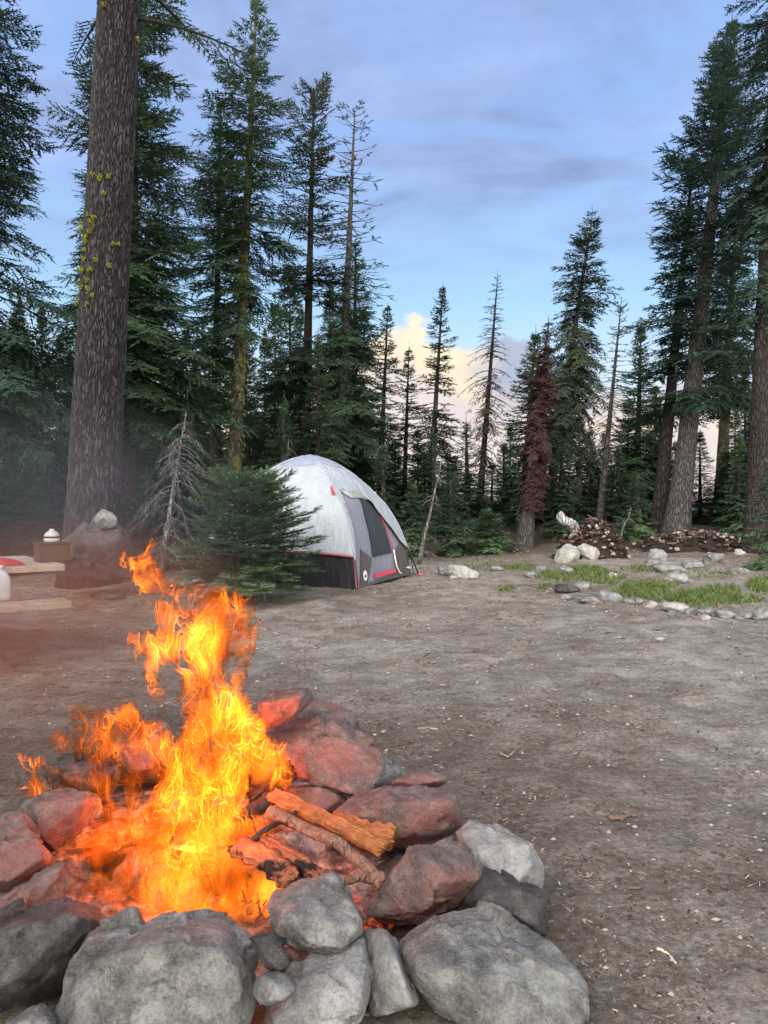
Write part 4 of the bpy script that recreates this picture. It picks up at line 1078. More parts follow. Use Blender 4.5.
def spray(rng, p0, d, up, length, grain, wid):
    """needle-covered twig: small diamond faces set along p0 + d*length; returns (n,4,3)"""
    n = max(3, int(length/(grain*0.30)))
    s = (np.arange(n)+rng.random(n)*0.6)/n*length
    side = np.cross(d, up); side /= np.linalg.norm(side)+1e-9
    sgn = np.where(np.arange(n) % 2, 1, -1)
    ang = sgn*(0.45+0.55*rng.random(n))
    dirs = np.cos(ang)[:, None]*d + np.sin(ang)[:, None]*side + up*(rng.normal(size=n)*0.16)[:, None]
    roll = rng.normal(size=n)*0.45
    sd = np.cross(dirs, up); sd /= np.linalg.norm(sd, axis=1)[:, None]+1e-9
    sd = sd*np.cos(roll)[:, None] + up*np.sin(roll)[:, None]
    L = grain*(0.55+0.6*rng.random(n))[:, None]*(1.0-0.35*(s/length)[:, None]); w = L*wid*0.5
    b = p0 + d*s[:, None]
    out = np.stack([b, b+dirs*L*0.45+sd*w, b+dirs*L, b+dirs*L*0.45-sd*w], 1)
    # the twig itself, closely set with needles
    e = p0+d*(length+grain*0.35); mid = p0+d*length*0.55; ww = min(grain*0.16, length*0.2)
    core = np.stack([p0, mid+side*ww, e, mid-side*ww])[None]
    return np.concatenate([out, core])

def conifer(rng, H, Rad, base, nbr, prof, a0=0.7, a1=-0.35, droop=0.25, grain=0.13, wid=0.32, trunk_r=0.18, lean=(0,0), bow=0.0,
            needle=1.0, needle_fn=None, ragged=0.35, twig=0.50, twigstep=None, tipcurl=0.15, gaps=0.0, limb_r=0.018, nring=14):
    """returns trunk MB, limbs MB, crown faces (n,4,3) round the origin"""
    ph = rng.random()*6.28
    def axis(z):
        t = np.asarray(z)/H
        return np.stack([lean[0]*t*H + bow*np.sin(t*3.0)*math.cos(ph), lean[1]*t*H + bow*np.sin(t*3.0)*math.sin(ph), np.asarray(z, float)], -1)
    zs = np.concatenate([[-0.4, 0.0, 0.12, 0.35, 0.8], np.linspace(1.5, H, 34)]) if H > 3 else np.linspace(-0.2, H, 16)
    t = np.clip(zs/H, 0, 1)
    rad = trunk_r*((1-t)**0.8*0.92+0.03) + trunk_r*0.55*np.exp(-np.maximum(zs, 0)/0.45)
    tr = MB(); tr.tube(axis(zs), rad, nring, True, 0.10, int(rng.integers(99)))
    lm = MB(); F4 = []
    tz = np.sort(rng.random(nbr))
    for k in range(nbr):
        u = tz[k]                                    # 0 bottom of crown, 1 top
        if gaps and vnoise(np.array([u*13, ph, 0.0]), 5) > 1-gaps*2: continue
        z = H*(base + (1-base)*u*0.985)
        az = k*2.39996 + rng.normal()*0.4
        sect = 1 + ragged*vnoise(np.array([math.cos(az)*1.2, math.sin(az)*1.2, u*9+ph]), 3)
        L = Rad*prof(u)*max(0.25, sect)*(0.7+0.45*rng.random())
        if L < 0.04: continue
        a = a1 + (a0-a1)*u**1.5 + rng.normal()*0.1
        hd = np.array([math.cos(az), math.sin(az), 0])
        s = np.linspace(0, 1, 7)
        wig = rng.normal()*0.12
        pr = np.array([-hd[1], hd[0], 0])
        pts = axis(np.array([z]))[0] + L*(s[:, None]*hd*math.cos(a) + (np.sin(a)*s - droop*(1-u*0.7)*s**2 + tipcurl*s**3)[:, None]*np.array([0,0,1.0]) + (wig*s**2)[:, None]*pr)
        lm.tube(pts, np.linspace(limb_r*(0.5+0.5*min(1, L)), 0.003, 7), 4, False)
        nf = needle if needle_fn is None else needle*needle_fn(u)
        if nf <= 0.01: continue
        step = twigstep or grain*0.78
        nst = max(2, int(L/step))
        for q in range(nst):
            if rng.random() > nf: continue
            f = 0.12 + 0.88*(q+rng.random()*0.7)/nst
            if f < 0.30 and rng.random() < 0.35: continue
            i = min(5, int(f*6)); fr = f*6-i
            b = pts[i]*(1-fr)+pts[i+1]*fr; d = pts[i+1]-pts[i]; d = d/np.linalg.norm(d)
            sdv = np.cross(d, [0, 0, 1.0]); sdv /= np.linalg.norm(sdv)+1e-9; upv = np.cross(sdv, d)
            for sg in (-1, 1):
                tl = twig*L*(1-0.75*f)*(0.6+0.6*rng.random()) + grain*0.7
                an = 0.85+0.3*rng.normal()*0.4
                td = d*math.cos(an)+sdv*sg*math.sin(an)+upv*(rng.normal()*0.18-0.10)
                td = td/np.linalg.norm(td)
                F4.append(spray(rng, b, td, upv, tl, grain, wid))
        d = pts[-1]-pts[-2]; d = d/np.linalg.norm(d); sdv = np.cross(d, [0, 0, 1.0]); upv = np.cross(sdv/ (np.linalg.norm(sdv)+1e-9), d)
        F4.append(spray(rng, pts[-2], d, upv, L/6+grain*0.8, grain, wid))
    if needle > 0.3 and needle_fn is None:
        F4.append(spray(rng, axis(np.array([H*0.985]))[0], np.array([0,0,1.0]), np.array([1.0,0,0]), H*0.02+grain, grain, wid))
    return tr, lm, (np.concatenate(F4) if F4 else np.zeros((0,4,3))), axis, rad, zs

def crown_obj(F4, rng, mat, parent, name='crown', jit=None):
    n = len(F4); base = world_loc(parent)
    # tint: by bough (low frequency) plus by spray
    c = F4.mean(1); tn = 0.42 + 0.55*fbm(c*1.1, 2, 7) + 0.22*rng.normal(size=n)
    return mesh_np(name, F4.reshape(-1, 3)+base, np.arange(n*4).reshape(n, 4), mat, parent, attrs={'tint': np.repeat(np.clip(tn, 0, 1), 4)})

def shift(mb, v):
    mb.V = [a+v for a in mb.V]; return mb

def plant_tree(name, label, px, py, d, topx, topy, Rpx, base, nbr, prof, fol='fir', bark='dark', group=None, seed=1, cat='tree', bz=None, **k):
    rng = np.random.default_rng(seed)
    b = P(px, py, d); g = float(gz(b[0], d)) if bz is None else bz
    H = CAM + (HZ-topy)/F*d - g
    lx = ((topx-px)/F*d)/H
    root = empty(name, (b[0], d, g-0.03), label, cat, group)
    tr, lm, F4, axis, rad, zs = conifer(rng, H, 1.12*Rpx/F*d, base, int(nbr*1.15), prof, lean=(lx, k.pop('leany', 0.0)), **k)
    off = np.array([b[0], d, g-0.03])
    for v_, q_ in zip(lm.V, lm.Q): tr.add(v_, q_ - q_.min())
    shift(tr, off).build('trunk', BARK[bark], root, True)
    if len(F4): crown_obj(F4, rng, FOL[fol], root)
    root['_h'] = 0
    del root['_h']
    return root, axis, rad, zs, off

spire = lambda u: (1-u)**0.75*min(1, 0.55+1.6*u)
column = lambda u: (1-u**2.2)*min(1, 0.6+1.5*u)*0.9+0.03
wide = lambda u: (1-u)**0.9*min(1, 0.75+1.0*u)
broad = lambda u: (1-u)**0.55*min(1, 0.7+u)

def hanging_lichen(root, axis, off, H0, H1, n, r, seed, trunk_r):
    rng = np.random.default_rng(seed); F4 = []
    for _ in range(n):
        z = H0+(H1-H0)*rng.random(); a = rng.random()*6.28
        b = axis(np.array([z]))[0] + np.array([math.cos(a), math.sin(a), 0])*(trunk_r*(0.9+0.15*rng.random()))
        F4.append(spray(rng, b, np.array([math.cos(a)*0.4, math.sin(a)*0.4, -0.9]), np.array([math.cos(a), math.sin(a), 0.3]), r*(0.5+rng.random()), r*0.8, 0.4))
    crown_obj(np.concatenate(F4), rng, FOL['lichen'], root, 'lichen')

def big_trunk():
    d = 12.0; rng = np.random.default_rng(1)
    b = P(89, 540, d); g = float(gz(b[0], d)); off = np.array([b[0], d, g])
    root = empty('pine_tree', tuple(off), 'thickest trunk of all, deeply furrowed grey-brown bark with yellow lichen spots, at left', 'tree')
    Ht = 19.0
    def ax(z):
        z = np.asarray(z, float); return np.stack([0.052*z + 0.0*z, 0*z, z], -1)
    zs = np.concatenate([np.linspace(-0.3, 1.6, 60), np.linspace(1.63, 9.4, 330), np.linspace(9.6, Ht, 40)])
    n = 300
    rad = 0.385*(1-zs/40) + 0.09*np.exp(-np.maximum(zs, -0.3)/0.55)
    th = np.linspace(0, 2*np.pi, n, endpoint=False)
    TT, ZZ = np.meshgrid(th, zs)
    q = np.stack([np.cos(TT)*0.45, np.sin(TT)*0.45, ZZ*0.21], -1)
    w = np.stack([fbm(q*9+k*11, 3, k) for k in range(3)], -1)*0.055
    f = (q+w)*28
    # bark plates: distance between the two nearest cell seeds
    i0 = np.floor(f).astype(np.int64); best = np.full(f.shape[:2], 9.0); sec = best.copy()
    for dx in (-1,0,1):
        for dy in (-1,0,1):
            for dz in (-1,0,1):
                c = i0+np.array([dx,dy,dz]); x, y, z = c[..., 0], c[..., 1], c[..., 2]
                s = c + np.stack([_hash(x,y,z,1), _hash(x,y,z,2), _hash(x,y,z,3)], -1)
                dist = np.linalg.norm(f-s, axis=-1)
                m_ = dist < best; sec = np.where(m_, best, np.minimum(sec, dist)); best = np.where(m_, dist, best)
    # each plate has its own tone
    cid = np.zeros(f.shape[:2]); bb_ = np.full(f.shape[:2], 9.0)
    for dx in (-1,0,1):
        for dy in (-1,0,1):
            for dz in (-1,0,1):
                c = i0+np.array([dx,dy,dz]); x, y, z = c[..., 0], c[..., 1], c[..., 2]
                dist = np.linalg.norm(f-c-np.stack([_hash(x,y,z,1), _hash(x,y,z,2), _hash(x,y,z,3)], -1), axis=-1)
                cid = np.where(dist < bb_, _hash(x,y,z,7), cid); bb_ = np.minimum(bb_, dist)
    plate = ss(0.0, 0.24, sec-best)*(0.55+0.45*cid)
    r = rad[:, None]*(1+0.03*fbm(q*3, 3, 6)) + 0.026*plate + 0.008*fbm(q*50, 3, 9)
    C0 = ax(zs)
    V = C0[:, None] + np.stack([r*np.cos(TT), r*np.sin(TT), 0*r], -1)
    m = len(zs); i, j = np.meshgrid(np.arange(m-1), np.arange(n), indexing='ij'); j2 = (j+1) % n
    Q = np.stack([i*n+j, i*n+j2, (i+1)*n+j2, (i+1)*n+j], -1).reshape(-1, 4)
    t = NT('bark_furrowed'); pl = t.attr('plate'); v = t.coord('Object', (1, 1, 0.4)); fine = t.noise(v, 48, 7, 0.75); med = t.noise(v, 6, 4)
    col = t.ramp(t.math('ADD', t.math('MULTIPLY', pl, 0.50), t.math('MULTIPLY', fine, 0.62)), [(0.2, (0.006,0.0055,0.006)), (0.6, (0.026,0.0245,0.027)), (0.95, (0.105,0.101,0.106))])
    col = t.mix(t.math('MULTIPLY', med, 0.25), col, (0.03,0.024,0.028))
    t.done(col, 0.95, t.bump(fine, 0.8, 0.02), 0.1)
    TRUNK = (V.reshape(-1, 3)+off, Q, t.m, plate.ravel())
    # lichen tufts
    F4 = []
    sp = [(104,18,4),(102,188,5),(108,186,4),(96,183,2),(104,203,3),(93,222,3),(98,226,4),(82,225,4),(94,238,4),(91,248,5),(108,272,5),(89,276,5),(95,277,4),(80,272,4),(93,286,4),(82,285,3),(90,256,4),(86,232,3),(110,250,3),(94,295,4),(84,302,3),(97,302,2),(93,310,3),(82,306,4),(90,265,3),(97,232,4),(99,268,3),(80,233,4),(139,42,3),(113,250,2),(88,292,3),(92,244,3),(95,229,3)]
    for (px, py, rp) in sp:
        z = CAM+(HZ-py)/F*d - g; c = ax(np.array([z]))[0]; rr = np.interp(z, zs, rad)+0.03
        px = 99 + (px-95)*1.35 if px < 130 else px
        dx = (px-384)/F*d - (off[0]+c[0]); dx = np.clip(dx, -rr*0.97, rr*0.97)
        p = c + np.array([dx, -math.sqrt(max(0.0001, rr*rr-dx*dx)), 0])
        nn = np.array([dx, p[1], 0])/rr
        for _ in range(int(4+rp*5)):
            o_ = rng.normal(size=3)*rp*0.28/F*d
            dd = nn + rng.normal(size=3)*0.6
            F4.append(spray(rng, p+o_*0.9+nn*0.012, dd/np.linalg.norm(dd), np.array([0.1,0.2,1.0]), 0.022, 0.032, 0.9))
    crown_obj(np.concatenate(F4), rng, FOL['wolf'], root, 'lichen')
    # upper limbs, high on the trunk: their lowest tips just reach into the photo
    lm = MB(); F4 = []
    for k in range(46):
        z = 8.8+ (Ht-9.2)*(k/46) + rng.random()*0.2; az = k*2.4; L = (1.7-1.2*k/46)*(0.7+0.5*rng.random())
        hd = np.array([math.cos(az), math.sin(az), 0]); s = np.linspace(0, 1, 8)
        pts = ax(np.array([z]))[0]+hd*0.3+L*(s[:, None]*hd - (0.35*s**1.5)[:, None]*np.array([0,0,1.0])*(1-k/60))
        lm.tube(pts+off, np.linspace(0.035, 0.005, 8), 5)
        for f in np.linspace(0.3, 1, 12):
            i = min(6, int(f*7)); b = pts[i]+(pts[i+1]-pts[i])*(f*7-i); dd = pts[i+1]-pts[i]; dd /= np.linalg.norm(dd); sd_ = np.cross(dd, [0,0,1.0]); sd_ /= np.linalg.norm(sd_)
            for sg in (-1, 1):
                t_ = dd*0.6+sd_*sg*0.8+np.array([0,0,-0.15]); F4.append(spray(rng, b, t_/np.linalg.norm(t_), np.array([0,0,1.0]), 0.4*(1.2-f), 0.12, 0.25))
    nv = len(TRUNK[0]); lv = np.concatenate(lm.V)
    mesh_np('trunk', np.vstack([TRUNK[0], lv]), [np.vstack([TRUNK[1]] + [q_+nv for q_ in lm.Q]), np.vstack(lm.T)+nv], TRUNK[2], root, True, {'plate': np.concatenate([TRUNK[3], np.full(len(lv), 0.5)])})
    crown_obj(np.concatenate(F4), rng, FOL['fir'], root)
big_trunk()

T = plant_tree
T('fir_tree', 'tall dark fir cut by the left edge of the photo', -32, 540, 13.5, -26, -330, 98, 0.16, 300, wide, 'blue', 'dark', seed=11, grain=0.11, trunk_r=0.24, a1=-0.5, droop=0.35, ragged=0.55, leany=0.01)
T('fir_tree', 'tall dense fir directly behind the thickest trunk', 128, 540, 17, 136, -170, 92, 0.20, 430, wide, 'fir', 'dark', seed=12, grain=0.125, trunk_r=0.24, a1=-0.35, droop=0.3, ragged=0.55, gaps=0.15)
r4 = T('fir_tree', 'tallest narrow fir behind the tent with a pale yellow-green lichen-covered lower trunk', 231, 525, 19.5, 257, -14, 46, 0.40, 230, column, 'fir', 'lichen', seed=13, grain=0.12, trunk_r=0.21, a1=-0.45, droop=0.3, ragged=0.9, gaps=0.2)
hanging_lichen(r4[0], r4[1], r4[4], 1.0, 7.0, 200, 0.12, 3, 0.2)
T('fir_tree', 'fir standing close against the left side of the tallest narrow fir', 212, 530, 20.5, 221, 98, 40, 0.30, 230, column, 'fir', 'dark', seed=14, grain=0.125, trunk_r=0.15, ragged=0.5)
r5 = T('fir_tree', 'ragged fir with a sparse rounded tip, second tall tree right of the lichen-covered trunk', 303, 530, 22.5, 314, 86, 50, 0.22, 230, lambda u: (1-u)**0.7*0.9*min(1, .5+2*u)+0.16*(u>0.9)+0.08, 'hemlock', 'dark', seed=15, grain=0.13, trunk_r=0.20, a1=-0.4, ragged=0.8, gaps=0.3)
T('fir_tree', 'tall tree with a bare twiggy top and thin drooping limbs', 336, 530, 22, 355, 106, 42, 0.22, 190, lambda u: (1-u)**0.55*0.8+0.22, 'fir', 'grey', seed=16, grain=0.12, trunk_r=0.20, a0=0.3, a1=-0.4, droop=0.5, ragged=0.7, needle_fn=lambda u: 1.0 if u < 0.42 else (0.35 if u < 0.6 else 0.07), tipcurl=0.3)
T('fir_tree', 'dense fir behind the tent under the bare-topped tree', 352, 530, 24, 356, 232, 50, 0.12, 240, wide, 'fir', 'dark', seed=17, grain=0.14, trunk_r=0.16)
T('fir_tree', 'narrow pointed fir just right of the bare-topped tree', 378, 535, 26, 388, 303, 28, 0.2, 150, spire, 'fir', 'dark', seed=18, grain=0.13, trunk_r=0.13, ragged=0.5)
T('fir_tree', 'short pointed fir between two taller ones before the yellow cloud', 403, 535, 27, 409, 346, 26, 0.15, 130, spire, 'fir', 'dark', seed=19, grain=0.13, trunk_r=0.12)
T('fir_tree', 'slender fir with visible trunk standing before the yellow and pink cloud', 428, 545, 27, 443, 284, 31, 0.16, 170, spire, 'hemlock', 'grey', seed=20, grain=0.13, trunk_r=0.15, ragged=0.6, gaps=0.15)
T('fir_tree', 'skinny brownish half-dead fir with drooping bare tips, in the middle of the sky gap', 478, 545, 26, 498, 272, 30, 0.26, 150, lambda u: (1-u)**0.8*min(1, .5+1.3*u)+0.03, 'rusty', 'dark', seed=21, grain=0.10, wid=0.16, trunk_r=0.13, a0=0.5, a1=-0.2, droop=0.9, tipcurl=0.1, needle=0.42, ragged=0.6, twig=0.5)
r = T('fir_tree', 'narrow dead fir with dense red-brown needles and a gnarled grey base', 524, 556, 18.5, 549, 318, 19, 0.22, 330, lambda u: (0.55+1.4*u if u < 0.3 else 1.0)*(1-u**3)*0.9+0.12, 'brown', 'grey', seed=22, grain=0.09, trunk_r=0.18, a0=-0.3, a1=-0.9, droop=0.3, ragged=0.9, twig=0.35, gaps=0.12)
T('fir_tree', 'dark bushy fir behind the red-brown dead fir', 520, 545, 22, 536, 330, 28, 0.1, 220, column, 'fir', 'dark', seed=23, grain=0.13, trunk_r=0.12)
T('fir_tree', 'leaning fir with long drooping boughs, left of the gap beside the twin trunks', 545, 545, 25, 593, 210, 44, 0.26, 250, broad, 'hemlock', 'grey', seed=24, grain=0.14, trunk_r=0.18, a0=0.7, a1=-0.5, droop=0.75, tipcurl=0.15, ragged=0.4, twig=0.34)
T('fir_tree', 'thin leaning snag with a wispy tip and bleached lower trunk', 598, 550, 21, 622, 294, 20, 0.3, 120, lambda u: (1-u)**0.5*0.8+0.1, 'hemlock', 'grey', seed=25, grain=0.10, trunk_r=0.105, needle_fn=lambda u: 0.25 if u > 0.6 else 0.1, needle=0.9, droop=0.5)
T('fir_tree', 'mid-height green fir left of the twin trunks', 636, 550, 25, 641, 322, 40, 0.10, 240, wide, 'fir', 'dark', seed=26, grain=0.13, trunk_r=0.15)
T('fir_tree', 'great fir with a thick grey trunk leaning right, tallest at the right of the photo', 676, 560, 19.5, 733, 18, 62, 0.27, 330, lambda u: (1-u)**0.62*min(1, .75+1.2*u), 'blue', 'grey', seed=27, grain=0.125, trunk_r=0.30, a0=0.75, a1=-0.25, droop=0.25, ragged=0.6, gaps=0.22)
T('fir_tree', 'dark brown companion trunk growing against the left of the great grey one', 657, 560, 20.2, 694, 150, 30, 0.42, 120, column, 'blue', 'dark', seed=28, grain=0.13, trunk_r=0.20, ragged=0.5)
T('fir_tree', 'tall dark fir cut by the right edge of the photo, boughs over the upper corner', 755, 560, 17, 786, -220, 58, 0.30, 240, broad, 'blue', 'dark', seed=29, grain=0.115, trunk_r=0.26, a1=-0.5, droop=0.5, ragged=0.6, gaps=0.2)
r = T('fir_tree', 'straight fir with a yellow-green mossy trunk behind the right debris mound', 719, 555, 25, 738, 180, 44, 0.34, 200, wide, 'fir', 'lichen', seed=30, grain=0.13, trunk_r=0.22)
T('young_fir', 'young pale green fir at the right border before the darkest right trunk', 772, 565, 13, 768, 452, 30, 0.06, 90, wide, 'young', 'grey', seed=31, grain=0.075, trunk_r=0.035, cat='young tree', limb_r=0.008)

# saplings and smaller firs one can tell apart
SM = [ # px, base row, d, top px, top row, radius px, foliage, label
 (414,560,16.5,412,478,20,'young','small pale green fir touching the right side of the tent'),
 (452,565,17.5,450,468,26,'fir','small dark green fir right of the tent behind the leaning bare stem'),
 (489,568,18,487,508,30,'young','low broad fir between the tent and the red-brown dead fir'),
 (435,550,21,433,425,22,'fir','middle-sized fir behind the pale sapling by the tent'),
 (468,552,22,466,415,24,'fir','middle-sized fir under the half-dead skinny one'),
 (507,552,24,503,440,20,'fir','thin dark fir left of the red-brown dead fir'),
 (560,552,20,562,440,26,'fir','bushy fir right of the red-brown dead fir'),
 (578,552,23,580,410,24,'hemlock','pale fir under the leaning fir with drooping boughs'),
 (620,555,21,618,448,24,'fir','dark low fir behind the thin leaning snag'),
 (640,560,19.5,636,470,22,'young','small fir standing left of the dark companion trunk'),
 (737,556,19,740,432,26,'young','green fir filling the gap left of the right edge trunk'),
 (700,552,24,699,520,20,'young','low bush-like fir seen between the right trunks'),
 (755,556,20,752,395,30,'fir','dark fir behind the right edge trunk'),
 (150,560,14,146,470,34,'blue','small dark fir behind the grey dead snag at left'),
 (200,560,14.5,197,486,28,'blue','small dark fir between the grey snag and the small fir beside the tent'),
 (282,545,18,284,395,32,'fir','dark fir filling the space behind the top of the tent'),
 (318,540,19,318,330,40,'fir','bushy fir rising behind the crest of the tent'),
 (385,550,19,382,440,26,'fir','low fir behind the right shoulder of the tent'),
 (22,560,13.5,20,455,42,'blue','low dark fir behind the picnic table'),
 (-12,560,13,-16,470,40,'blue','dark fir cut by the left edge above the picnic table'),
 (58,555,15,56,430,34,'blue','dark fir just left of the thickest trunk'),
]
for k, (px, py, d, tx, ty, rp, fol, lab) in enumerate(SM):
    T('young_fir' if py-ty < 120 else 'fir_tree', lab, px, py, d, tx, ty, rp, 0.05, 130 if rp < 30 else 160, wide, fol, 'grey' if k % 2 else 'dark', seed=100+k, grain=0.0046*d, trunk_r=0.05+0.003*d, cat='young tree' if py-ty < 120 else 'tree', limb_r=0.012)

# forest further back: copies of four firs
def proto(seed, fol, prof, nbr, Rr):
    rng = np.random.default_rng(seed)
    root = empty('fir_tree', (0, 0, 0), 'dark fir in the crowded forest behind the camp', 'tree', 'firs of the forest behind the camp')
    tr, lm, F4, *_ = conifer(rng, 10.0, Rr, 0.04, nbr, prof, grain=0.19, wid=0.36, trunk_r=0.14, ragged=0.45)
    tr.build('trunk', BARK['dark'], root, True); crown_obj(F4, rng, FOL[fol], root)
    return root
def copy_tree(o):
    c = o.copy(); C.objects.link(c)
    for ch in o.children:
        d = ch.copy(); C.objects.link(d); d.parent = c
    return c
protos = [proto(201, 'fir', broad, 330, 1.6), proto(202, 'blue', wide, 320, 1.9), proto(203, 'hemlock', column, 300, 1.25), proto(204, 'fir', broad, 340, 2.0)]
used = [False]*4
BG = [(-60,22,250),(-20,26,300),(14,24,310),(42,27,300),(70,30,345),(108,26,330),(150,25,300),(168,29,330),(186,27,322),(196,32,350),(205,24,345),(275,28,300),(290,30,270),(246,30,330),(330,29,280),(362,28,375),(60,34,330),(-40,34,280),(25,36,330),(130,36,320),(240,36,300),(300,37,300),(345,36,330),
      (395,36,450),(418,34,428),(455,38,455),(510,36,425),(538,33,400),(590,34,425),(604,38,432),(628,32,400),(655,36,385),(745,30,360),(775,28,330),(800,26,300),(830,30,280),(-90,30,260),(850,22,250),(560,40,455),(675,40,440),(480,40,470),(735,38,400),(440,42,480),(765,36,380),(-120,24,240),(700,24,430),
      (5,22,330),(35,21,365),(-35,20,350),(75,23,390),(100,22,370),(128,21,400),(158,21,385),(178,22,395),(210,23,380),(250,22,400),(278,22,370),(300,24,360),(335,22,390),(360,23,400),(395,24,440),(425,25,460),(448,27,450),(470,25,475),(492,26,460),(515,24,465),(545,25,450),(568,25,470),(592,26,450),(612,24,470),(635,25,440),(660,27,420),(728,23,450),(750,24,430),(775,22,400),(20,30,300),(90,30,310),(140,31,335),(180,33,340),(220,32,330),(265,32,330)]
for k, (px, d, top) in enumerate(BG):
    i = (k*7+k//3) % 4
    o = protos[i] if not used[i] else copy_tree(protos[i]); used[i] = True
    x = (px-384)/F*d; g = float(gz(x, d)); H = CAM+(HZ-top)/F*d-g
    o.location = (x, d, g-0.05); o.rotation_euler = (0, 0, k*1.9)
    s = H/10.0; w = max(s*0.85, 0.55)
    o.scale = (w, w, s)
    grp = 'left' if px < 235 else ('tent' if px < 400 else 'right')
    o['group'] = {'left': 'firs of the forest behind the thick trunk', 'tent': 'firs of the forest behind the tent', 'right': 'firs of the forest beyond the debris heaps'}[grp]
    o['label'] = {'left': 'dark fir in the crowded smoky forest at left behind the thickest trunk', 'tent': 'dark fir in the crowded forest behind the tent', 'right': 'distant fir in the row beyond the debris heaps'}[grp]

# ------------------------------------------------------------------ dead snags and the small fir beside the tent
def snag(name, label, p0, p1, r0, nb, L, droop, seed, bark, sub=3, base=0.1):
    rng = np.random.default_rng(seed)
    root = empty(name, tuple(p0), label, 'dead tree')
    s = np.linspace(0, 1, 18)[:, None]; axp = p0+(p1-p0)*s+0.03*np.stack([fbm(np.stack([s[:,0]*4, 0*s[:,0]+k, 0*s[:,0]], -1), 2, seed) for k in range(3)], -1)
    m = MB(); m.tube(axp, np.linspace(r0, 0.008, 18), 9, True, 0.15, seed)
    for k in range(nb):
        t = base+(1-base)*rng.random(); i = min(16, int(t*17)); b = axp[i]+(axp[i+1]-axp[i])*(t*17-i)
        az = k*2.4+rng.normal()*0.3; l = L*(1-t*0.75)*(0.6+0.6*rng.random()); hd = np.array([math.cos(az), math.sin(az), 0])
        q = np.linspace(0, 1, 8)
        pts = b+l*(q[:, None]*hd*0.85 + (0.12*q-droop*q**1.8)[:, None]*np.array([0,0,1.0]))+0.03*l*rng.normal(size=(8,3))*q[:, None]
        m.tube(pts, np.linspace(0.011, 0.003, 8), 4)
        for _ in range(sub*3):
            f = 0.25+0.7*rng.random(); j = min(6, int(f*7)); bb = pts[j]
            dd = hd*0.5+np.array([-hd[1], hd[0], 0])*rng.normal()*0.7+np.array([0,0,-0.35-0.5*rng.random()]); dd /= np.linalg.norm(dd)
            ll = l*0.32*(0.4+rng.random()); m.tube([bb, bb+dd*ll*0.5+0.02*rng.normal(size=3), bb+dd*ll+np.array([0,0,-0.1*ll])], [0.005,0.004,0.002], 3, False)
    m.build('trunk', BARK[bark], root, True)
    return root
def gp(px, py, d):
    p = P(px, py, d); p[2] = float(gz(p[0], d)); return p
snag('dead_snag', 'bleached grey dead snag with drooping bare branches left of the small fir', gp(160, 560, 12.4), P(186, 412, 12.6), 0.055, 60, 1.2, 0.8, 3, "dead", 4)
snag('dead_snag', 'thin bare grey stem leaning right between the tent and the small dark fir', gp(418, 565, 15.2), P(441, 462, 15.4), 0.045, 20, 0.55, 0.5, 5, 'dead')
snag('dead_snag', 'slim grey pole leaning right behind the right end of the debris heap', gp(618, 560, 18.8), P(631, 508, 18.9), 0.035, 10, 0.4, 0.5, 6, 'dead')
snag('dead_snag', 'bare twiggy tangle of grey limbs behind the crest of the tent', gp(282, 560, 14.6), P(288, 438, 14.8), 0.05, 40, 0.75, 0.9, 7, 'grey')

def tent_fir():
    rng = np.random.default_rng(77); d = 10.0
    b = gp(241, 575, d); root = empty('young_fir', tuple(b), 'small spreading fir with flat layered boughs in front of the left side of the tent', 'young tree')
    Ht = CAM+(HZ-474)/F*d-b[2]
    m = MB(); m.tube([b+np.array([0,0,-0.1]), b+np.array([0.03,0,0.5]), b+np.array([0.02,0,1.0]), b+np.array([0.06,0,Ht*0.97])], [0.05,0.042,0.03,0.012], 9, True, 0.1, 3); m.build('trunk', BARK['dark'], root, True)
    lm = MB(); F4 = []
    nb = 130
    for k in range(nb):
        t = (k+rng.random())/nb; z = 0.22+ (Ht-0.32)*t
        az = k*2.39996+rng.normal()*0.2; hd = np.array([math.cos(az), math.sin(az), 0])
        L = (0.95*(1-t)**0.22*(0.72+0.4*rng.random()))*(1.0+0.10*hd[0])
        q = np.linspace(0, 1, 8); a = 0.02+0.35*t
        pts = b+np.array([0.03,0,z])+L*(q[:, None]*hd+(a*q-0.30*(1-t)*q**2+0.16*q**3)[:, None]*np.array([0,0,1.0]))
        lm.tube(pts, np.linspace(0.013, 0.003, 8), 5, False)
        n = int(L/0.052)
        for s_ in range(n):
            f = 0.18+0.82*(s_+rng.random())/n; i = min(6, int(f*7)); bb = pts[i]+(pts[i+1]-pts[i])*(f*7-i)
            dd = pts[i+1]-pts[i]; dd /= np.linalg.norm(dd); sd_ = np.cross(dd, [0,0,1.0]); sd_ /= np.linalg.norm(sd_); up = np.cross(sd_, dd)
            for sg in (-1, 1):
                tl = 0.36*L*(1-0.7*f)*(0.6+0.6*rng.random())+0.06; an = 0.9+0.15*rng.normal()
                td = dd*math.cos(an)+sd_*sg*math.sin(an)+up*(0.06+0.12*rng.normal()); td /= np.linalg.norm(td)
                F4.append(spray(rng, bb, td, up, tl, 0.056, 0.30))
                if tl > 0.16:
                    for g_ in (0.35, 0.65):
                        for s2 in (-1, 1):
                            t2 = td*0.6+np.cross(td, up)*s2*0.8; F4.append(spray(rng, bb+td*tl*g_, t2/np.linalg.norm(t2), up, tl*0.45, 0.052, 0.34))
        dd = pts[-1]-pts[-2]; dd /= np.linalg.norm(dd); F4.append(spray(rng, pts[-2], dd, np.array([0,0,1.0]), L/7+0.05, 0.052, 0.34))
    lm.build('branches', BARK['limb'], root, True)
    crown_obj(np.concatenate(F4)-b, rng, FOL['young'], root)
tent_fir()
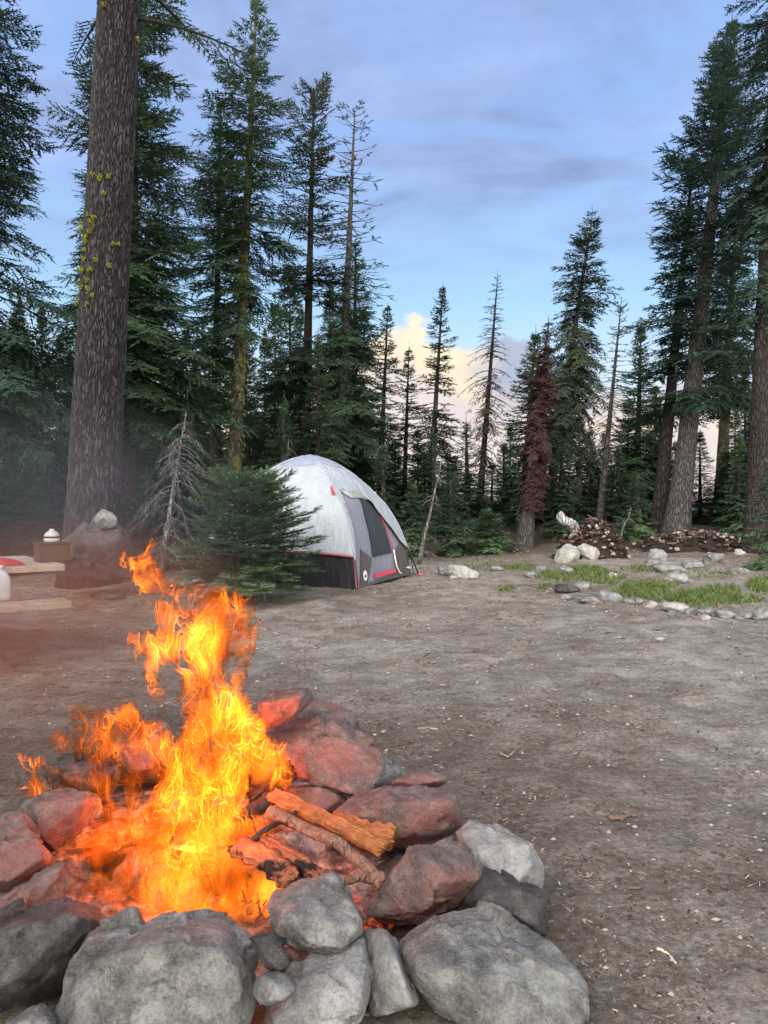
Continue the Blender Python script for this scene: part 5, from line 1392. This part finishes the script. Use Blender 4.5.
# ------------------------------------------------------------------ smoke drifting from the fire
def smoke(c, R_, dens, col, label):
    m = MB(); V, T_ = ICO[4]
    c = np.array(c); R_ = np.array(R_)
    k = 1+0.12*fbm(V*1.7, 3, 5)
    m.add(c+V*k[:, None]*R_, T=T_)
    t = NT('wood_smoke')
    v = t.coord('Object')
    mp = t.n('ShaderNodeMapping'); t.set(mp.inputs['Vector'], v); mp.inputs['Scale'].default_value = tuple(1/R_)
    ln = t.n('ShaderNodeVectorMath', operation='LENGTH'); t.set(ln.inputs[0], mp.outputs[0])
    fall = t.math('SUBTRACT', 1.0, ln.outputs['Value'], clamp=True)
    n = t.ramp(t.n('ShaderNodeTexNoise', Vector=v, Scale=0.9 if R_[0] > 1.5 else 1.8, Detail=3, Distortion=0.8).outputs['Fac'], [(0.3, 0.2), (0.7, 1.0)])
    dn = t.math('MULTIPLY', t.math('MULTIPLY', fall, n), dens)
    pv = t.n('ShaderNodeVolumePrincipled'); pv.inputs['Color'].default_value = (*col, 1); pv.inputs['Anisotropy'].default_value = 0.2
    t.set(pv.inputs['Density'], dn)
    t.t.nodes.remove(t.b)
    t.t.links.new(pv.outputs[0], t.out.inputs['Volume'])
    t.m.cycles.volume_step_rate = 3.0
    o = m.build('campfire_smoke', t.m, smooth=True, origin=tuple(c))
    tag(o, label, 'smoke', kind='stuff')
smoke((-3.0, 6.4, 1.0), (2.4, 3.6, 1.4), 0.06, (0.62, 0.62, 0.68), 'thin grey smoke drifting over the picnic table at left')
smoke((-1.75, 4.1, 0.65), (1.15, 1.7, 0.62), 0.9, (0.36, 0.14, 0.08), 'warm brown smoke lit by the flames just left of the fire')  # red-brown glow of the flames is put into this smoke's colour

# ------------------------------------------------------------------ sky, sun, camera
SUN_EL, SUN_AZ = 16.0, 205.0      # low sun behind the camera, to its left (azimuth from +Y, clockwise)
w = bpy.data.worlds.new('World'); bpy.context.scene.world = w; w.use_nodes = True
nt = w.node_tree; nt.nodes.clear()
class WN(NT):
    def __init__(s): s.t = nt
t = WN()
out = nt.nodes.new('ShaderNodeOutputWorld'); bg = nt.nodes.new('ShaderNodeBackground')
sky = nt.nodes.new('ShaderNodeTexSky'); sky.sky_type = 'NISHITA'; sky.sun_disc = False
sky.sun_elevation = R(SUN_EL); sky.sun_rotation = R(SUN_AZ); sky.air_density = 1.0; sky.dust_density = 0.6; sky.ozone_density = 2.0; sky.altitude = 2000
dirv = t.n('ShaderNodeTexCoord').outputs['Generated']
sx = t.n('ShaderNodeSeparateXYZ', Vector=dirv); X, Y, Z = sx.outputs
el = t.math('MAXIMUM', Z, 0.0)
S = 1/0.1
def K(r, g, b): return (r*S, g*S, b*S)
base = t.mix(0.75, sky.outputs[0], t.ramp(el, [(0.0, K(1.0,0.95,0.86)), (0.10, K(0.92,0.99,1.02)), (0.24, K(0.48,0.78,1.08)), (0.42, K(0.36,0.58,1.04)), (1.0, K(0.34,0.48,0.9))]))
# high stratus veil: noise on a flat layer overhead
zc = t.math('MAXIMUM', Z, 0.04)
lay = t.n('ShaderNodeCombineXYZ'); t.set(lay.inputs[0], t.math('DIVIDE', X, zc)); t.set(lay.inputs[1], t.math('DIVIDE', Y, zc))
n1 = t.noise(lay.outputs[0], 1.15, 7, 0.58, 0.8)
hi = t.math('MULTIPLY', t.ramp(n1, [(0.38, 0.0), (0.54, 1.0)]), t.ramp(el, [(0.24, 0.0), (0.40, 0.95)]))
vcol = t.ramp(t.noise(lay.outputs[0], 1.6, 6, 0.6, 0.3), [(0.3, K(0.20,0.27,0.48)), (0.7, K(0.42,0.57,0.95))])
c1 = t.mix(hi, base, vcol)
# towering cumulus low over the ridge, lit warm from behind the camera
az = t.math('ARCTAN2', X, Y)                                   # radians right of straight ahead
cu = t.n('ShaderNodeCombineXYZ'); t.set(cu.inputs[0], az); t.set(cu.inputs[1], t.math('MULTIPLY', Z, 1.35))
nb_ = t.noise(cu.outputs[0], 9.0, 8, 0.58, 0.25); nl = t.noise(cu.outputs[0], 3.0, 2)
topl = t.ramp(t.math('ADD', t.math('MULTIPLY', az, 0.5), 0.5), [(0.30, 0.04), (0.44, 0.13), (0.495, 0.215), (0.52, 0.225), (0.56, 0.185), (0.59, 0.20), (0.64, 0.15), (0.75, 0.13)])
hgt = t.math('SUBTRACT', t.math('ADD', topl, t.math('MULTIPLY', t.math('SUBTRACT', nb_, 0.5), 0.17)), Z)
msk = t.math('MULTIPLY', t.ramp(hgt, [(0.0, 0.0), (0.012, 1.0)]), t.ramp(Y, [(0.2, 0.0), (0.5, 1.0)]))
wx = t.n('ShaderNodeTexNoise', Vector=cu.outputs[0], Scale=7, Detail=6, Roughness=0.6).outputs['Fac']
warm = t.ramp(t.math('ADD', hgt, t.math('MULTIPLY', t.math('SUBTRACT', wx, 0.5), 0.20)), [(0.0, K(1.05,0.87,0.60)), (0.035, K(0.98,0.80,0.60)), (0.075, K(0.80,0.68,0.68)), (0.20, K(0.92,0.82,0.78)), (0.32, K(1.0,0.94,0.86))])
shade = t.ramp(t.math('ADD', az, t.math('MULTIPLY', t.math('SUBTRACT', wx, 0.5), 0.12)), [(0.09, 0.0), (0.14, 0.85)])
shade = t.math('MULTIPLY', shade, t.ramp(Z, [(0.09, 0.0), (0.15, 1.0)]))
ccol = t.mix(shade, warm, K(0.32,0.40,0.60))
c2 = t.mix(t.math('MULTIPLY', msk, 0.93), c1, ccol)
# the bright evening sky behind the camera
back = t.ramp(t.math('MULTIPLY', Y, -1.0), [(0.05, 0.0), (0.8, 1.0)])
c3 = t.mix(t.math('MULTIPLY', back, BACK_MIX), c2, K(3.9,3.6,3.25))
nt.links.new(c3, bg.inputs['Color']); bg.inputs['Strength'].default_value = 0.1
nt.links.new(bg.outputs[0], out.inputs['Surface'])
sun = bpy.data.lights.new('sun', 'SUN'); sun.energy = SUN_E; sun.angle = R(30); sun.color = (1.0, 0.94, 0.88)
so = bpy.data.objects.new('sun', sun); C.objects.link(so)
a = R(SUN_AZ); e_ = R(38)
so.rotation_euler = (-Vector((math.sin(a)*math.cos(e_), math.cos(a)*math.cos(e_), math.sin(e_)))).to_track_quat('-Z', 'Y').to_euler()

cam = bpy.data.cameras.new('camera'); co = bpy.data.objects.new('camera', cam); C.objects.link(co)
co.location = (0, 0, CAM); co.rotation_euler = (R(90), 0, 0)
cam.sensor_fit = 'VERTICAL'; cam.sensor_height = 24.0; cam.lens = 24.0*F/1024
cam.shift_y = -12.0/1024; cam.clip_start = 0.05; cam.clip_end = 20000
sc = bpy.context.scene; sc.camera = co
sc.view_settings.view_transform = 'Standard'; sc.view_settings.look = 'None'; sc.view_settings.exposure = EXPO; sc.view_settings.gamma = 1
sc.cycles.use_denoising = True
sc.cycles.transparent_max_bounces = 40; sc.cycles.max_bounces = 6; sc.cycles.diffuse_bounces = 3; sc.cycles.volume_bounces = 1
sc.cycles.sample_clamp_indirect = 4.0
